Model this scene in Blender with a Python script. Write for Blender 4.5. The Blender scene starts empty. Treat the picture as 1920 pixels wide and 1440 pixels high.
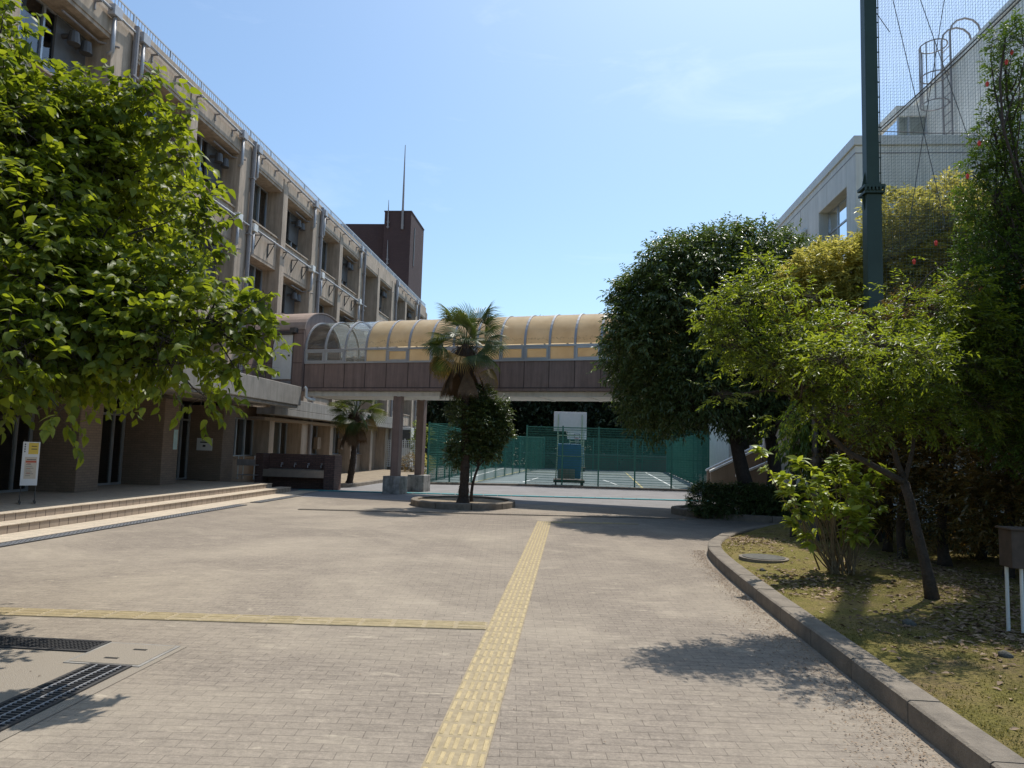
import bpy, math, random
import numpy as np
from mathutils import Vector, Matrix
random.seed(7)
S = bpy.context.scene
COL = S.collection
# ------------------------------------------------------------------ camera, sky, sun, exposure
FPX = 1331.0
CAMZ = 1.7
YAW, PITCH, ROLL = math.radians(4.9), math.radians(5.15), math.radians(1.72)
F0 = Vector((-math.sin(YAW), math.cos(YAW), 0)); R0 = Vector((math.cos(YAW), math.sin(YAW), 0)); U0 = Vector((0, 0, 1))
FW = F0 * math.cos(PITCH) + U0 * math.sin(PITCH); U1 = U0 * math.cos(PITCH) - F0 * math.sin(PITCH)
RT = R0 * math.cos(ROLL) + U1 * math.sin(ROLL); UP = U1 * math.cos(ROLL) - R0 * math.sin(ROLL)
cam = bpy.data.cameras.new('camera'); cam.sensor_width = 36; cam.lens = 36 * FPX / 1920
cam.clip_start = 0.05; cam.clip_end = 2000
camo = bpy.data.objects.new('camera', cam); COL.objects.link(camo)
m = Matrix.Identity(4)
for i in range(3):
    m[i][0] = RT[i]; m[i][1] = UP[i]; m[i][2] = -FW[i]
m[2][3] = CAMZ
camo.matrix_world = m
S.camera = camo
SUN_AZ, SUN_EL = math.radians(24.5), math.radians(62.5)     # azimuth from +Y towards +X
W = bpy.data.worlds.new('World'); S.world = W; W.use_nodes = True
wn, wl = W.node_tree.nodes, W.node_tree.links
bg = wn['Background']; bg.inputs['Strength'].default_value = 0.14
sky = wn.new('ShaderNodeTexSky'); sky.sky_type = 'NISHITA'; sky.sun_disc = False
sky.sun_elevation = SUN_EL; sky.sun_rotation = SUN_AZ; sky.air_density = 1.0; sky.dust_density = 1.6; sky.ozone_density = 1.6
wtc = wn.new('ShaderNodeTexCoord'); wmp = wn.new('ShaderNodeMapping'); wmp.inputs['Scale'].default_value = (2.2, 1.5, 9.0)
wmp.inputs['Rotation'].default_value = (0.12, 0.22, 0.3)
wno = wn.new('ShaderNodeTexNoise'); wno.inputs['Scale'].default_value = 1.6; wno.inputs['Detail'].default_value = 7; wno.inputs['Roughness'].default_value = 0.62
wno.inputs['Distortion'].default_value = 0.6
wrp = wn.new('ShaderNodeValToRGB'); wrp.color_ramp.elements[0].position = 0.60; wrp.color_ramp.elements[1].position = 0.85
wrp.color_ramp.elements[1].color = (0.10, 0.10, 0.10, 1)
wmx = wn.new('ShaderNodeMixRGB'); wmx.inputs['Color2'].default_value = (9.5, 9.7, 10.0, 1)
wl.new(wtc.outputs['Generated'], wmp.inputs['Vector']); wl.new(wmp.outputs[0], wno.inputs['Vector']); wl.new(wno.outputs['Fac'], wrp.inputs['Fac'])
wl.new(wrp.outputs['Color'], wmx.inputs['Fac']); wti = wn.new('ShaderNodeMixRGB'); wti.blend_type = 'MULTIPLY'; wti.inputs['Fac'].default_value = 1; wti.inputs['Color2'].default_value = (0.81, 0.945, 0.985, 1); wl.new(sky.outputs[0], wti.inputs['Color1']); wl.new(wti.outputs[0], wmx.inputs['Color1']); wl.new(wmx.outputs[0], bg.inputs['Color'])
sl = bpy.data.lights.new('sun', 'SUN'); sl.energy = 3.45; sl.angle = math.radians(0.5); sl.color = (1.0, 0.95, 0.87)
so = bpy.data.objects.new('sun', sl); COL.objects.link(so)
sd = Vector((math.sin(SUN_AZ) * math.cos(SUN_EL), math.cos(SUN_AZ) * math.cos(SUN_EL), math.sin(SUN_EL)))
so.rotation_euler = sd.to_track_quat('Z', 'Y').to_euler()
S.view_settings.view_transform = 'Standard'; S.view_settings.look = 'None'; S.view_settings.exposure = 0.43; S.view_settings.gamma = 1
S.cycles.max_bounces = 8; S.cycles.transparent_max_bounces = 16; S.cycles.caustics_reflective = False; S.cycles.caustics_refractive = False

def ray(x, y):
    return FW * FPX + RT * (x - 960) + UP * (720 - y)
def at(x, y, Y):                     # the point at distance Y ahead seen at (x, y) of the 1920x1440 photo
    d = ray(x, y); t = Y / d.y
    return Vector((d.x * t, Y, CAMZ + d.z * t))
def gr(x, y, z=0.0):                 # the point at height z seen there
    d = ray(x, y); t = (z - CAMZ) / d.z
    return Vector((d.x * t, d.y * t, z))

# ------------------------------------------------------------------ materials
MATS = {}
def newmat(name):
    mt = bpy.data.materials.new(name); mt.use_nodes = True
    n = mt.node_tree.nodes; l = mt.node_tree.links
    MATS[name] = mt
    return mt, n, l, n['Principled BSDF']
def rgb(c): return (c[0], c[1], c[2], 1)
def plain(name, c, rough=0.6, metal=0.0, var=0.12, scale=6.0, bump=0.0, bscale=60.0, streak=0.0, spec=0.5):
    """a colour with blotchy variation, optional vertical rain streaks and bump"""
    mt, n, l, b = newmat(name)
    tc = n.new('ShaderNodeTexCoord')
    no = n.new('ShaderNodeTexNoise'); no.inputs['Scale'].default_value = scale; no.inputs['Detail'].default_value = 8; no.inputs['Roughness'].default_value = 0.65
    l.new(tc.outputs['Object'], no.inputs['Vector'])
    rp = n.new('ShaderNodeValToRGB'); rp.color_ramp.elements[0].position = 0.3; rp.color_ramp.elements[1].position = 0.7
    rp.color_ramp.elements[0].color = rgb([x * (1 - var) for x in c]); rp.color_ramp.elements[1].color = rgb([min(1, x * (1 + var)) for x in c])
    l.new(no.outputs['Fac'], rp.inputs['Fac'])
    out = rp.outputs['Color']
    if streak > 0:
        mp = n.new('ShaderNodeMapping'); mp.inputs['Scale'].default_value = (2.6, 2.6, 0.22)
        l.new(tc.outputs['Object'], mp.inputs['Vector'])
        n2 = n.new('ShaderNodeTexNoise'); n2.inputs['Scale'].default_value = 2.2; n2.inputs['Detail'].default_value = 6; n2.inputs['Roughness'].default_value = 0.7
        l.new(mp.outputs[0], n2.inputs['Vector'])
        r2 = n.new('ShaderNodeValToRGB'); r2.color_ramp.elements[0].position = 0.32; r2.color_ramp.elements[1].position = 0.6
        k = 1 - streak
        r2.color_ramp.elements[0].color = (k, k, k * 0.98, 1); r2.color_ramp.elements[1].color = (1, 1, 1, 1)
        l.new(n2.outputs['Fac'], r2.inputs['Fac'])
        mx = n.new('ShaderNodeMixRGB'); mx.blend_type = 'MULTIPLY'; mx.inputs['Fac'].default_value = 1
        l.new(out, mx.inputs['Color1']); l.new(r2.outputs['Color'], mx.inputs['Color2']); out = mx.outputs[0]
    l.new(out, b.inputs['Base Color'])
    b.inputs['Roughness'].default_value = rough; b.inputs['Metallic'].default_value = metal; b.inputs['Specular IOR Level'].default_value = spec
    if bump > 0:
        n3 = n.new('ShaderNodeTexNoise'); n3.inputs['Scale'].default_value = bscale; n3.inputs['Detail'].default_value = 6
        l.new(tc.outputs['Object'], n3.inputs['Vector'])
        bp = n.new('ShaderNodeBump'); bp.inputs['Strength'].default_value = bump; bp.inputs['Distance'].default_value = 0.02
        l.new(n3.outputs['Fac'], bp.inputs['Height']); l.new(bp.outputs[0], b.inputs['Normal'])
    return mt
def bricks(name, c1, c2, mortar, bw, rh, ms, rot=0.0, rough=0.85, vertical=False, stain=0.0, stainc=(0.5, 0.43, 0.33), bump=0.4, offset=0.5, mbias=0.0, soft=0.0):
    mt, n, l, b = newmat(name)
    tc = n.new('ShaderNodeTexCoord'); src = tc.outputs['Object']
    mp = n.new('ShaderNodeMapping')
    if vertical:                      # walls: use (x+y, z)
        sx = n.new('ShaderNodeSeparateXYZ'); l.new(src, sx.inputs[0])
        ad = n.new('ShaderNodeMath'); ad.operation = 'ADD'; l.new(sx.outputs['X'], ad.inputs[0]); l.new(sx.outputs['Y'], ad.inputs[1])
        cx = n.new('ShaderNodeCombineXYZ'); l.new(ad.outputs[0], cx.inputs['X']); l.new(sx.outputs['Z'], cx.inputs['Y'])
        l.new(cx.outputs[0], mp.inputs['Vector'])
    else:
        l.new(src, mp.inputs['Vector'])
    mp.inputs['Rotation'].default_value = (0, 0, rot)
    br = n.new('ShaderNodeTexBrick'); l.new(mp.outputs[0], br.inputs['Vector'])
    br.offset = offset
    br.inputs['Scale'].default_value = 1; br.inputs['Brick Width'].default_value = bw; br.inputs['Row Height'].default_value = rh
    br.inputs['Mortar Size'].default_value = ms; br.inputs['Mortar Smooth'].default_value = 0.3; br.inputs['Bias'].default_value = mbias
    br.inputs['Color1'].default_value = rgb(c1); br.inputs['Color2'].default_value = rgb(c2); br.inputs['Mortar'].default_value = rgb(mortar)
    out = br.outputs['Color']
    def mulnoise(out, scale, lo, hi, p0=0.3, p1=0.7, sc3=None):
        no = n.new('ShaderNodeTexNoise'); no.inputs['Scale'].default_value = scale; no.inputs['Detail'].default_value = 9; no.inputs['Roughness'].default_value = 0.68
        if sc3:
            m2 = n.new('ShaderNodeMapping'); m2.inputs['Scale'].default_value = sc3; l.new(src, m2.inputs['Vector']); l.new(m2.outputs[0], no.inputs['Vector'])
        else: l.new(src, no.inputs['Vector'])
        rp = n.new('ShaderNodeValToRGB'); rp.color_ramp.elements[0].position = p0; rp.color_ramp.elements[1].position = p1
        rp.color_ramp.elements[0].color = (lo, lo, lo, 1); rp.color_ramp.elements[1].color = (hi, hi, hi, 1)
        l.new(no.outputs['Fac'], rp.inputs['Fac'])
        mx = n.new('ShaderNodeMixRGB'); mx.blend_type = 'MULTIPLY'; mx.inputs['Fac'].default_value = 1
        l.new(out, mx.inputs['Color1']); l.new(rp.outputs['Color'], mx.inputs['Color2'])
        return mx.outputs[0]
    out = mulnoise(out, 0.35, 0.88, 1.1)
    out = mulnoise(out, 60.0, 0.8, 1.16)
    out = mulnoise(out, 5.0, 0.93, 1.07)
    if stain > 0:
        out = mulnoise(out, 3.0, 0.80, 1.16, .3, .7, (1.2, 9.0, 1)); out = mulnoise(out, 22.0, 0.84, 1.14, .32, .68)
        for sc, p0, p1, amt, s3 in ((1.3, 0.56, 0.78, stain, (0.7, 1.5, 1)), (3.4, 0.60, 0.72, stain * 1.4, (0.7, 1.5, 1)), (9.0, 0.66, 0.74, stain * 1.3, (1.2, 0.8, 1)), (0.28, 0.45, 0.72, stain * 0.9, (1, 1, 1))):
            no = n.new('ShaderNodeTexNoise'); no.inputs['Scale'].default_value = sc; no.inputs['Detail'].default_value = 10; no.inputs['Roughness'].default_value = 0.72
            no.inputs['Distortion'].default_value = 0.5
            m2 = n.new('ShaderNodeMapping'); m2.inputs['Scale'].default_value = s3; m2.inputs['Location'].default_value = (sc * 7, 3, 0)
            l.new(src, m2.inputs['Vector']); l.new(m2.outputs[0], no.inputs['Vector'])
            rp = n.new('ShaderNodeValToRGB'); rp.color_ramp.elements[0].position = p0; rp.color_ramp.elements[1].position = p1
            rp.color_ramp.elements[0].color = (0, 0, 0, 1); rp.color_ramp.elements[1].color = (amt, amt, amt, 1)
            l.new(no.outputs['Fac'], rp.inputs['Fac'])
            mx = n.new('ShaderNodeMixRGB'); l.new(rp.outputs['Color'], mx.inputs['Fac']); l.new(out, mx.inputs['Color1']); mx.inputs['Color2'].default_value = rgb(stainc)
            out = mx.outputs[0]
    l.new(out, b.inputs['Base Color']); b.inputs['Roughness'].default_value = rough; b.inputs['Specular IOR Level'].default_value = 0.3
    bp = n.new('ShaderNodeBump'); bp.inputs['Strength'].default_value = bump; bp.inputs['Distance'].default_value = 0.006
    inv = n.new('ShaderNodeMath'); inv.operation = 'SUBTRACT'; inv.inputs[0].default_value = 1; l.new(br.outputs['Fac'], inv.inputs[1])
    no = n.new('ShaderNodeTexNoise'); no.inputs['Scale'].default_value = 120; l.new(src, no.inputs['Vector'])
    ad = n.new('ShaderNodeMath'); ad.operation = 'MULTIPLY_ADD'; ad.inputs[1].default_value = 0.5; l.new(no.outputs['Fac'], ad.inputs[0]); l.new(inv.outputs[0], ad.inputs[2])
    l.new(ad.outputs[0], bp.inputs['Height']); l.new(bp.outputs[0], b.inputs['Normal'])
    return mt
def leafmat(name, ca, cb, trans=0.4, tcol=None, rough=0.4, spec=0.5):
    mt, n, l, b = newmat(name)
    a = n.new('ShaderNodeAttribute'); a.attribute_name = 'lv'
    mx = n.new('ShaderNodeMixRGB'); mx.inputs['Color1'].default_value = rgb(ca); mx.inputs['Color2'].default_value = rgb(cb); l.new(a.outputs['Fac'], mx.inputs['Fac'])
    l.new(mx.outputs[0], b.inputs['Base Color']); b.inputs['Roughness'].default_value = rough; b.inputs['Specular IOR Level'].default_value = spec
    tr = n.new('ShaderNodeBsdfTranslucent')
    hs = n.new('ShaderNodeMixRGB'); hs.blend_type = 'MULTIPLY'; hs.inputs['Fac'].default_value = 1; hs.inputs['Color2'].default_value = rgb(tcol or (1.5, 1.35, 0.7))
    l.new(mx.outputs[0], hs.inputs['Color1']); l.new(hs.outputs[0], tr.inputs['Color'])
    ms = n.new('ShaderNodeMixShader'); ms.inputs['Fac'].default_value = trans
    l.new(b.outputs[0], ms.inputs[1]); l.new(tr.outputs[0], ms.inputs[2]); l.new(ms.outputs[0], n['Material Output'].inputs['Surface'])
    return mt
def glass(name, tint, refl_rough=0.02, alpha=0.75):
    mt, n, l, b = newmat(name)
    tr = n.new('ShaderNodeBsdfTransparent'); tr.inputs['Color'].default_value = rgb(tint)
    gl = n.new('ShaderNodeBsdfGlossy'); gl.inputs['Roughness'].default_value = refl_rough; gl.inputs['Color'].default_value = (0.95, 0.97, 1, 1)
    fr = n.new('ShaderNodeFresnel'); fr.inputs['IOR'].default_value = 2.1
    ms = n.new('ShaderNodeMixShader'); l.new(fr.outputs[0], ms.inputs['Fac']); l.new(tr.outputs[0], ms.inputs[1]); l.new(gl.outputs[0], ms.inputs[2])
    l.new(ms.outputs[0], n['Material Output'].inputs['Surface'])
    return mt

CONC = plain('tan_concrete', (0.47, 0.375, 0.285), 0.85, var=0.14, scale=1.1, bump=0.15, bscale=40, streak=0.42)
CONC2 = plain('grey_concrete', (0.29, 0.27, 0.24), 0.9, var=0.16, scale=2.5, bump=0.25, bscale=50, streak=0.3)
KERB = plain('kerb_concrete', (0.20, 0.168, 0.13), 0.92, var=0.3, scale=5, bump=0.5, bscale=70)
PIERM = bricks('brown_tile', (0.27, 0.20, 0.148), (0.23, 0.17, 0.125), (0.17, 0.13, 0.10), 0.2, 0.065, 0.006, vertical=True, rough=0.6, bump=0.2)
METAL = plain('galvanised_steel', (0.42, 0.42, 0.43), 0.5, metal=0.3, var=0.1, scale=10)
PIPEG = plain('grey_paint_pipe', (0.27, 0.25, 0.25), 0.55, var=0.12, scale=5, streak=0.2)
ALU = plain('aluminium_frame', (0.50, 0.52, 0.54), 0.4, metal=0.6, var=0.06)
DARKM = plain('dark_steel', (0.10, 0.095, 0.09), 0.55, metal=0.3, var=0.1)
GLASSW = glass('window_glass', (0.55, 0.62, 0.64))
GLASSD = glass('door_glass', (0.22, 0.26, 0.26))
GLASSC = glass('clear_roof_glass', (0.80, 0.86, 0.86))
_n, _l = GLASSC.node_tree.nodes, GLASSC.node_tree.links
_d = _n.new('ShaderNodeBsdfTranslucent'); _d.inputs['Color'].default_value = (.7, .74, .74, 1); _m = _n.new('ShaderNodeMixShader'); _m.inputs['Fac'].default_value = .16
_o = _n['Material Output']; _s = _o.inputs['Surface'].links[0].from_socket; _l.new(_s, _m.inputs[1]); _l.new(_d.outputs[0], _m.inputs[2]); _l.new(_m.outputs[0], _o.inputs['Surface'])
CURT = plain('cream_curtain', (0.62, 0.55, 0.44), 0.9, var=0.1, scale=12)
CURB = plain('pale_blue_curtain_sky', (0.45, 0.55, 0.64), 0.9, var=0.1, scale=12)  # curtain cloth; also the painted sky reflection in the hall window
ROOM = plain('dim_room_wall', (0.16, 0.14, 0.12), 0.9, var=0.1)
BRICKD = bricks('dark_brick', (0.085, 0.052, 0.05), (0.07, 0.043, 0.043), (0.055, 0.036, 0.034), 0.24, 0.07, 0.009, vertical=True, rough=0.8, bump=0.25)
BRICKR = bricks('red_brown_brick', (0.16, 0.092, 0.075), (0.115, 0.066, 0.056), (0.07, 0.05, 0.043), 0.21, 0.065, 0.010, vertical=True, rough=0.7, bump=0.5)
BROWN = plain('brown_panel', (0.275, 0.192, 0.163), 0.5, var=0.12, scale=2.5, streak=0.35)
BROWNL = plain('brown_roof_sheet', (0.40, 0.30, 0.245), 0.45, var=0.10, scale=3, streak=0.1)
BROWND = plain('brown_joint', (0.06, 0.04, 0.035), 0.7)
WHITEP = plain('white_paint', (0.72, 0.71, 0.67), 0.5, var=0.06, streak=0.12)
OFFW = plain('offwhite_wall', (0.80, 0.785, 0.73), 0.85, var=0.07, scale=1.5, bump=0.1, streak=0.16)
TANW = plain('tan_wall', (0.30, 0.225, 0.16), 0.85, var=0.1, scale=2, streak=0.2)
STEP = bricks('step_tile', (0.56, 0.47, 0.36), (0.52, 0.44, 0.335), (0.30, 0.25, 0.2), 0.30, 0.30, 0.007, offset=0.0, rough=0.7, bump=0.3, stain=0.1, stainc=(0.4, 0.34, 0.27))
RISER = bricks('riser_tile', (0.40, 0.32, 0.25), (0.36, 0.29, 0.225), (0.12, 0.09, 0.075), 0.245, 0.3, 0.010, vertical=True, offset=0.0, rough=0.7, bump=0.3)
PAVER = bricks('plaza_paver', (0.272, 0.228, 0.18), (0.245, 0.205, 0.163), (0.165, 0.136, 0.108), 0.2, 0.1, 0.0030, rot=math.radians(-5.0), rough=0.95, stain=0.7, stainc=(0.44, 0.375, 0.285), bump=0.6)
ASPH = plain('weathered_asphalt', (0.215, 0.205, 0.20), 0.95, var=0.16, scale=1.2, bump=0.4, bscale=90)
SOILG = plain('packed_earth', (0.24, 0.19, 0.13), 0.95, var=0.3, scale=3, bump=0.6, bscale=30)
COURT = plain('court_coating', (0.105, 0.138, 0.138), 0.85, var=0.14, scale=0.6)
YELT = plain('yellow_tactile', (0.42, 0.325, 0.17), 0.8, var=0.2, scale=9, bump=0.3, bscale=90)
YELG = plain('yellow_tactile_groove', (0.32, 0.255, 0.155), 0.9, var=0.25, scale=14)
GRATE = plain('grate_steel', (0.045, 0.042, 0.04), 0.75, metal=0.0, var=0.15)
HOLLOWM = plain('hollow_shade', (0.02, 0.018, 0.016), 0.95)  # near-black colour standing for the shade inside hollows
GREENF = plain('green_fence_paint', (0.035, 0.175, 0.13), 0.5, var=0.1)
GREENP = plain('dark_green_pole', (0.026, 0.052, 0.036), 0.5, var=0.12, scale=3)
GREENN = plain('dark_net_cord', (0.10, 0.14, 0.15), 0.8)
CABLE = plain('steel_cable', (0.09, 0.09, 0.09), 0.6)
BLUE = plain('blue_pad', (0.03, 0.17, 0.36), 0.55, var=0.15, scale=4)
BBOARD = plain('backboard_white', (0.72, 0.73, 0.73), 0.5, var=0.05)
BSTEEL = plain('cream_stand_steel', (0.50, 0.58, 0.42), 0.5, var=0.15)
REDP = plain('red_paint', (0.45, 0.05, 0.04), 0.5)
LINEW = plain('court_line_white', (0.62, 0.65, 0.62), 0.8)
LINEY = plain('court_line_yellow', (0.42, 0.37, 0.16), 0.8)
TEAL = plain('teal_gutter_mat', (0.04, 0.24, 0.26), 0.7, var=0.15, scale=8)
BARK = plain('grey_bark', (0.06, 0.046, 0.036), 0.95, var=0.35, scale=14, bump=0.9, bscale=45)
BARKD = plain('dark_bark', (0.045, 0.036, 0.03), 0.95, var=0.35, scale=14, bump=0.9, bscale=45)
FIBRE = plain('palm_fibre', (0.06, 0.042, 0.03), 0.98, var=0.5, scale=22, bump=1.0, bscale=50)
DEADF = plain('dead_frond', (0.13, 0.08, 0.042), 0.9, var=0.3, scale=8)
WOODB = plain('weathered_wood', (0.085, 0.06, 0.045), 0.85, var=0.3, scale=8, streak=0.3)
PAPERW = plain('paper_white', (0.75, 0.76, 0.76), 0.7, var=0.03)
PAPERY = plain('paper_yellow', (0.75, 0.55, 0.10), 0.7, var=0.03)
PAPERB = plain('paper_beige', (0.62, 0.55, 0.45), 0.7, var=0.03)
INK = plain('print_dark', (0.04, 0.04, 0.05), 0.7)
INKR = plain('print_red', (0.55, 0.12, 0.07), 0.7)
STEELB = plain('brushed_steel', (0.42, 0.36, 0.31), 0.35, metal=0.6, var=0.1)
FLOWER = plain('red_flower', (0.65, 0.05, 0.03), 0.5)
DEADL = plain('fallen_leaf_brown', (0.20, 0.11, 0.06), 0.8, var=0.4, scale=20)
STONE = plain('rough_stone', (0.10, 0.095, 0.08), 0.9, var=0.3, scale=20, bump=0.6)
# yellow translucent roof sheet
mt, n, l, b = newmat('yellow_roof_sheet')
tc = n.new('ShaderNodeTexCoord'); no = n.new('ShaderNodeTexNoise'); no.inputs['Scale'].default_value = 2.5; no.inputs['Detail'].default_value = 8
l.new(tc.outputs['Object'], no.inputs['Vector'])
rp = n.new('ShaderNodeValToRGB'); rp.color_ramp.elements[0].position = 0.3; rp.color_ramp.elements[1].position = 0.7
rp.color_ramp.elements[0].color = (0.74, 0.57, 0.34, 1); rp.color_ramp.elements[1].color = (0.86, 0.70, 0.46, 1)
l.new(no.outputs['Fac'], rp.inputs['Fac']); yc = rp.outputs['Color']
# algae line near the springing of the vault
sx = n.new('ShaderNodeSeparateXYZ'); l.new(tc.outputs['Object'], sx.inputs[0])
n2 = n.new('ShaderNodeTexNoise'); n2.inputs['Scale'].default_value = 9; n2.inputs['Detail'].default_value = 8; l.new(tc.outputs['Object'], n2.inputs['Vector'])
mm = n.new('ShaderNodeMath'); mm.operation = 'MULTIPLY_ADD'; mm.inputs[1].default_value = 0.35; l.new(n2.outputs['Fac'], mm.inputs[0]); l.new(sx.outputs['Z'], mm.inputs[2])
r2 = n.new('ShaderNodeValToRGB')
e = r2.color_ramp.elements; e[0].position = 0.0; e[0].color = (0, 0, 0, 1); e[1].position = 1.0; e[1].color = (0, 0, 0, 1)
for pos, v in ((0.47, 0.0), (0.50, 0.62), (0.52, 0.25), (0.56, 0.0)):
    q = r2.color_ramp.elements.new(pos); q.color = (v, v, v, 1)
mr = n.new('ShaderNodeMapRange'); mr.inputs['From Min'].default_value = 5.1; mr.inputs['From Max'].default_value = 5.85
l.new(mm.outputs[0], mr.inputs['Value']); l.new(mr.outputs[0], r2.inputs['Fac'])
n4 = n.new('ShaderNodeTexNoise'); n4.inputs['Scale'].default_value = 30; n4.inputs['Detail'].default_value = 4; l.new(tc.outputs['Object'], n4.inputs['Vector'])
r4 = n.new('ShaderNodeValToRGB'); r4.color_ramp.elements[0].position = 0.42; r4.color_ramp.elements[1].position = 0.6; l.new(n4.outputs['Fac'], r4.inputs['Fac'])
m4 = n.new('ShaderNodeMath'); m4.operation = 'MULTIPLY'; l.new(r2.outputs['Color'], m4.inputs[0]); l.new(r4.outputs['Color'], m4.inputs[1])
mx = n.new('ShaderNodeMixRGB'); l.new(m4.outputs[0], mx.inputs['Fac']); l.new(yc, mx.inputs['Color1']); mx.inputs['Color2'].default_value = (0.16, 0.11, 0.05, 1)
l.new(mx.outputs[0], b.inputs['Base Color']); b.inputs['Roughness'].default_value = 0.35
tr = n.new('ShaderNodeBsdfTranslucent'); l.new(mx.outputs[0], tr.inputs['Color'])
ms = n.new('ShaderNodeMixShader'); ms.inputs['Fac'].default_value = 0.5; l.new(b.outputs[0], ms.inputs[1]); l.new(tr.outputs[0], ms.inputs[2]); l.new(ms.outputs[0], n['Material Output'].inputs['Surface'])
YROOF = mt
# moss and soil of the planting bed
mt, n, l, b = newmat('moss_bed')
tc = n.new('ShaderNodeTexCoord')
def _noise(sc, det=9, rough=0.7):
    q = n.new('ShaderNodeTexNoise'); q.inputs['Scale'].default_value = sc; q.inputs['Detail'].default_value = det; q.inputs['Roughness'].default_value = rough
    l.new(tc.outputs['Object'], q.inputs['Vector']); return q
def _ramp(q, stops):
    r = n.new('ShaderNodeValToRGB'); els = r.color_ramp.elements
    els[0].position, els[0].color = stops[0][0], rgb(stops[0][1]); els[1].position, els[1].color = stops[-1][0], rgb(stops[-1][1])
    for p, c in stops[1:-1]:
        x = els.new(p); x.color = rgb(c)
    l.new(q.outputs['Fac'], r.inputs['Fac']); return r
ra = _ramp(_noise(1.6), [(0.34, (0.19, 0.14, 0.085)), (0.44, (0.25, 0.20, 0.08)), (0.56, (0.185, 0.165, 0.05)), (0.75, (0.27, 0.23, 0.08))])
rb = _ramp(_noise(45, 6), [(0.3, (0.45, 0.45, 0.42)), (0.5, (1, 1, 1)), (0.72, (1.6, 1.5, 1.3))])
mx = n.new('ShaderNodeMixRGB'); mx.blend_type = 'MULTIPLY'; mx.inputs['Fac'].default_value = 1; l.new(ra.outputs[0], mx.inputs['Color1']); l.new(rb.outputs[0], mx.inputs['Color2'])
l.new(mx.outputs[0], b.inputs['Base Color']); b.inputs['Roughness'].default_value = 0.97; b.inputs['Specular IOR Level'].default_value = 0.1
bp = n.new('ShaderNodeBump'); bp.inputs['Strength'].default_value = 1.0; bp.inputs['Distance'].default_value = 0.03; l.new(_noise(60, 8).outputs['Fac'], bp.inputs['Height']); l.new(bp.outputs[0], b.inputs['Normal'])
MOSS = mt
L_NEAR = leafmat('broad_leaf_light', (0.075, 0.115, 0.016), (0.22, 0.27, 0.04), 0.56, (1.9, 1.7, 0.55), 0.45, 0.35)
L_DARK = leafmat('glossy_dark_leaf', (0.05, 0.082, 0.028), (0.135, 0.175, 0.062), 0.32, (1.4, 1.5, 0.6), 0.32)
L_YEL = leafmat('yellow_new_leaf', (0.24, 0.25, 0.06), (0.68, 0.62, 0.20), 0.45, (1.15, 1.1, 0.7), 0.42)
L_SLEN = leafmat('thin_green_leaf', (0.075, 0.12, 0.02), (0.20, 0.25, 0.042), 0.55, (1.75, 1.6, 0.55), 0.4)
L_POM = leafmat('small_mid_leaf', (0.06, 0.115, 0.022), (0.14, 0.21, 0.04), 0.42, (1.5, 1.45, 0.6), 0.38)
L_HEDGE = leafmat('red_tinged_leaf', (0.06, 0.075, 0.02), (0.24, 0.16, 0.06), 0.4, (1.4, 1.1, 0.5), 0.38)
L_SHRUB = leafmat('shrub_broad_leaf', (0.17, 0.24, 0.04), (0.36, 0.43, 0.08), 0.5, (1.45, 1.3, 0.5), 0.4)
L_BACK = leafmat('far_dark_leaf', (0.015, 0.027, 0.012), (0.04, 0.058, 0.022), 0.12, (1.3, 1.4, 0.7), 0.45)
L_CAM = leafmat('camellia_leaf', (0.045, 0.075, 0.02), (0.12, 0.15, 0.05), 0.25, (1.4, 1.4, 0.6), 0.28, 0.6)
L_PALM = leafmat('palm_green', (0.04, 0.075, 0.02), (0.12, 0.15, 0.035), 0.3, (1.5, 1.3, 0.5), 0.42)
L_PALMD = leafmat('palm_yellowed', (0.16, 0.12, 0.03), (0.34, 0.22, 0.06), 0.3, (1.3, 1.1, 0.6), 0.6)
L_FALL = leafmat('litter_leaf', (0.10, 0.055, 0.03), (0.42, 0.30, 0.19), 0.1, (1, 1, 1), 0.8)

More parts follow.
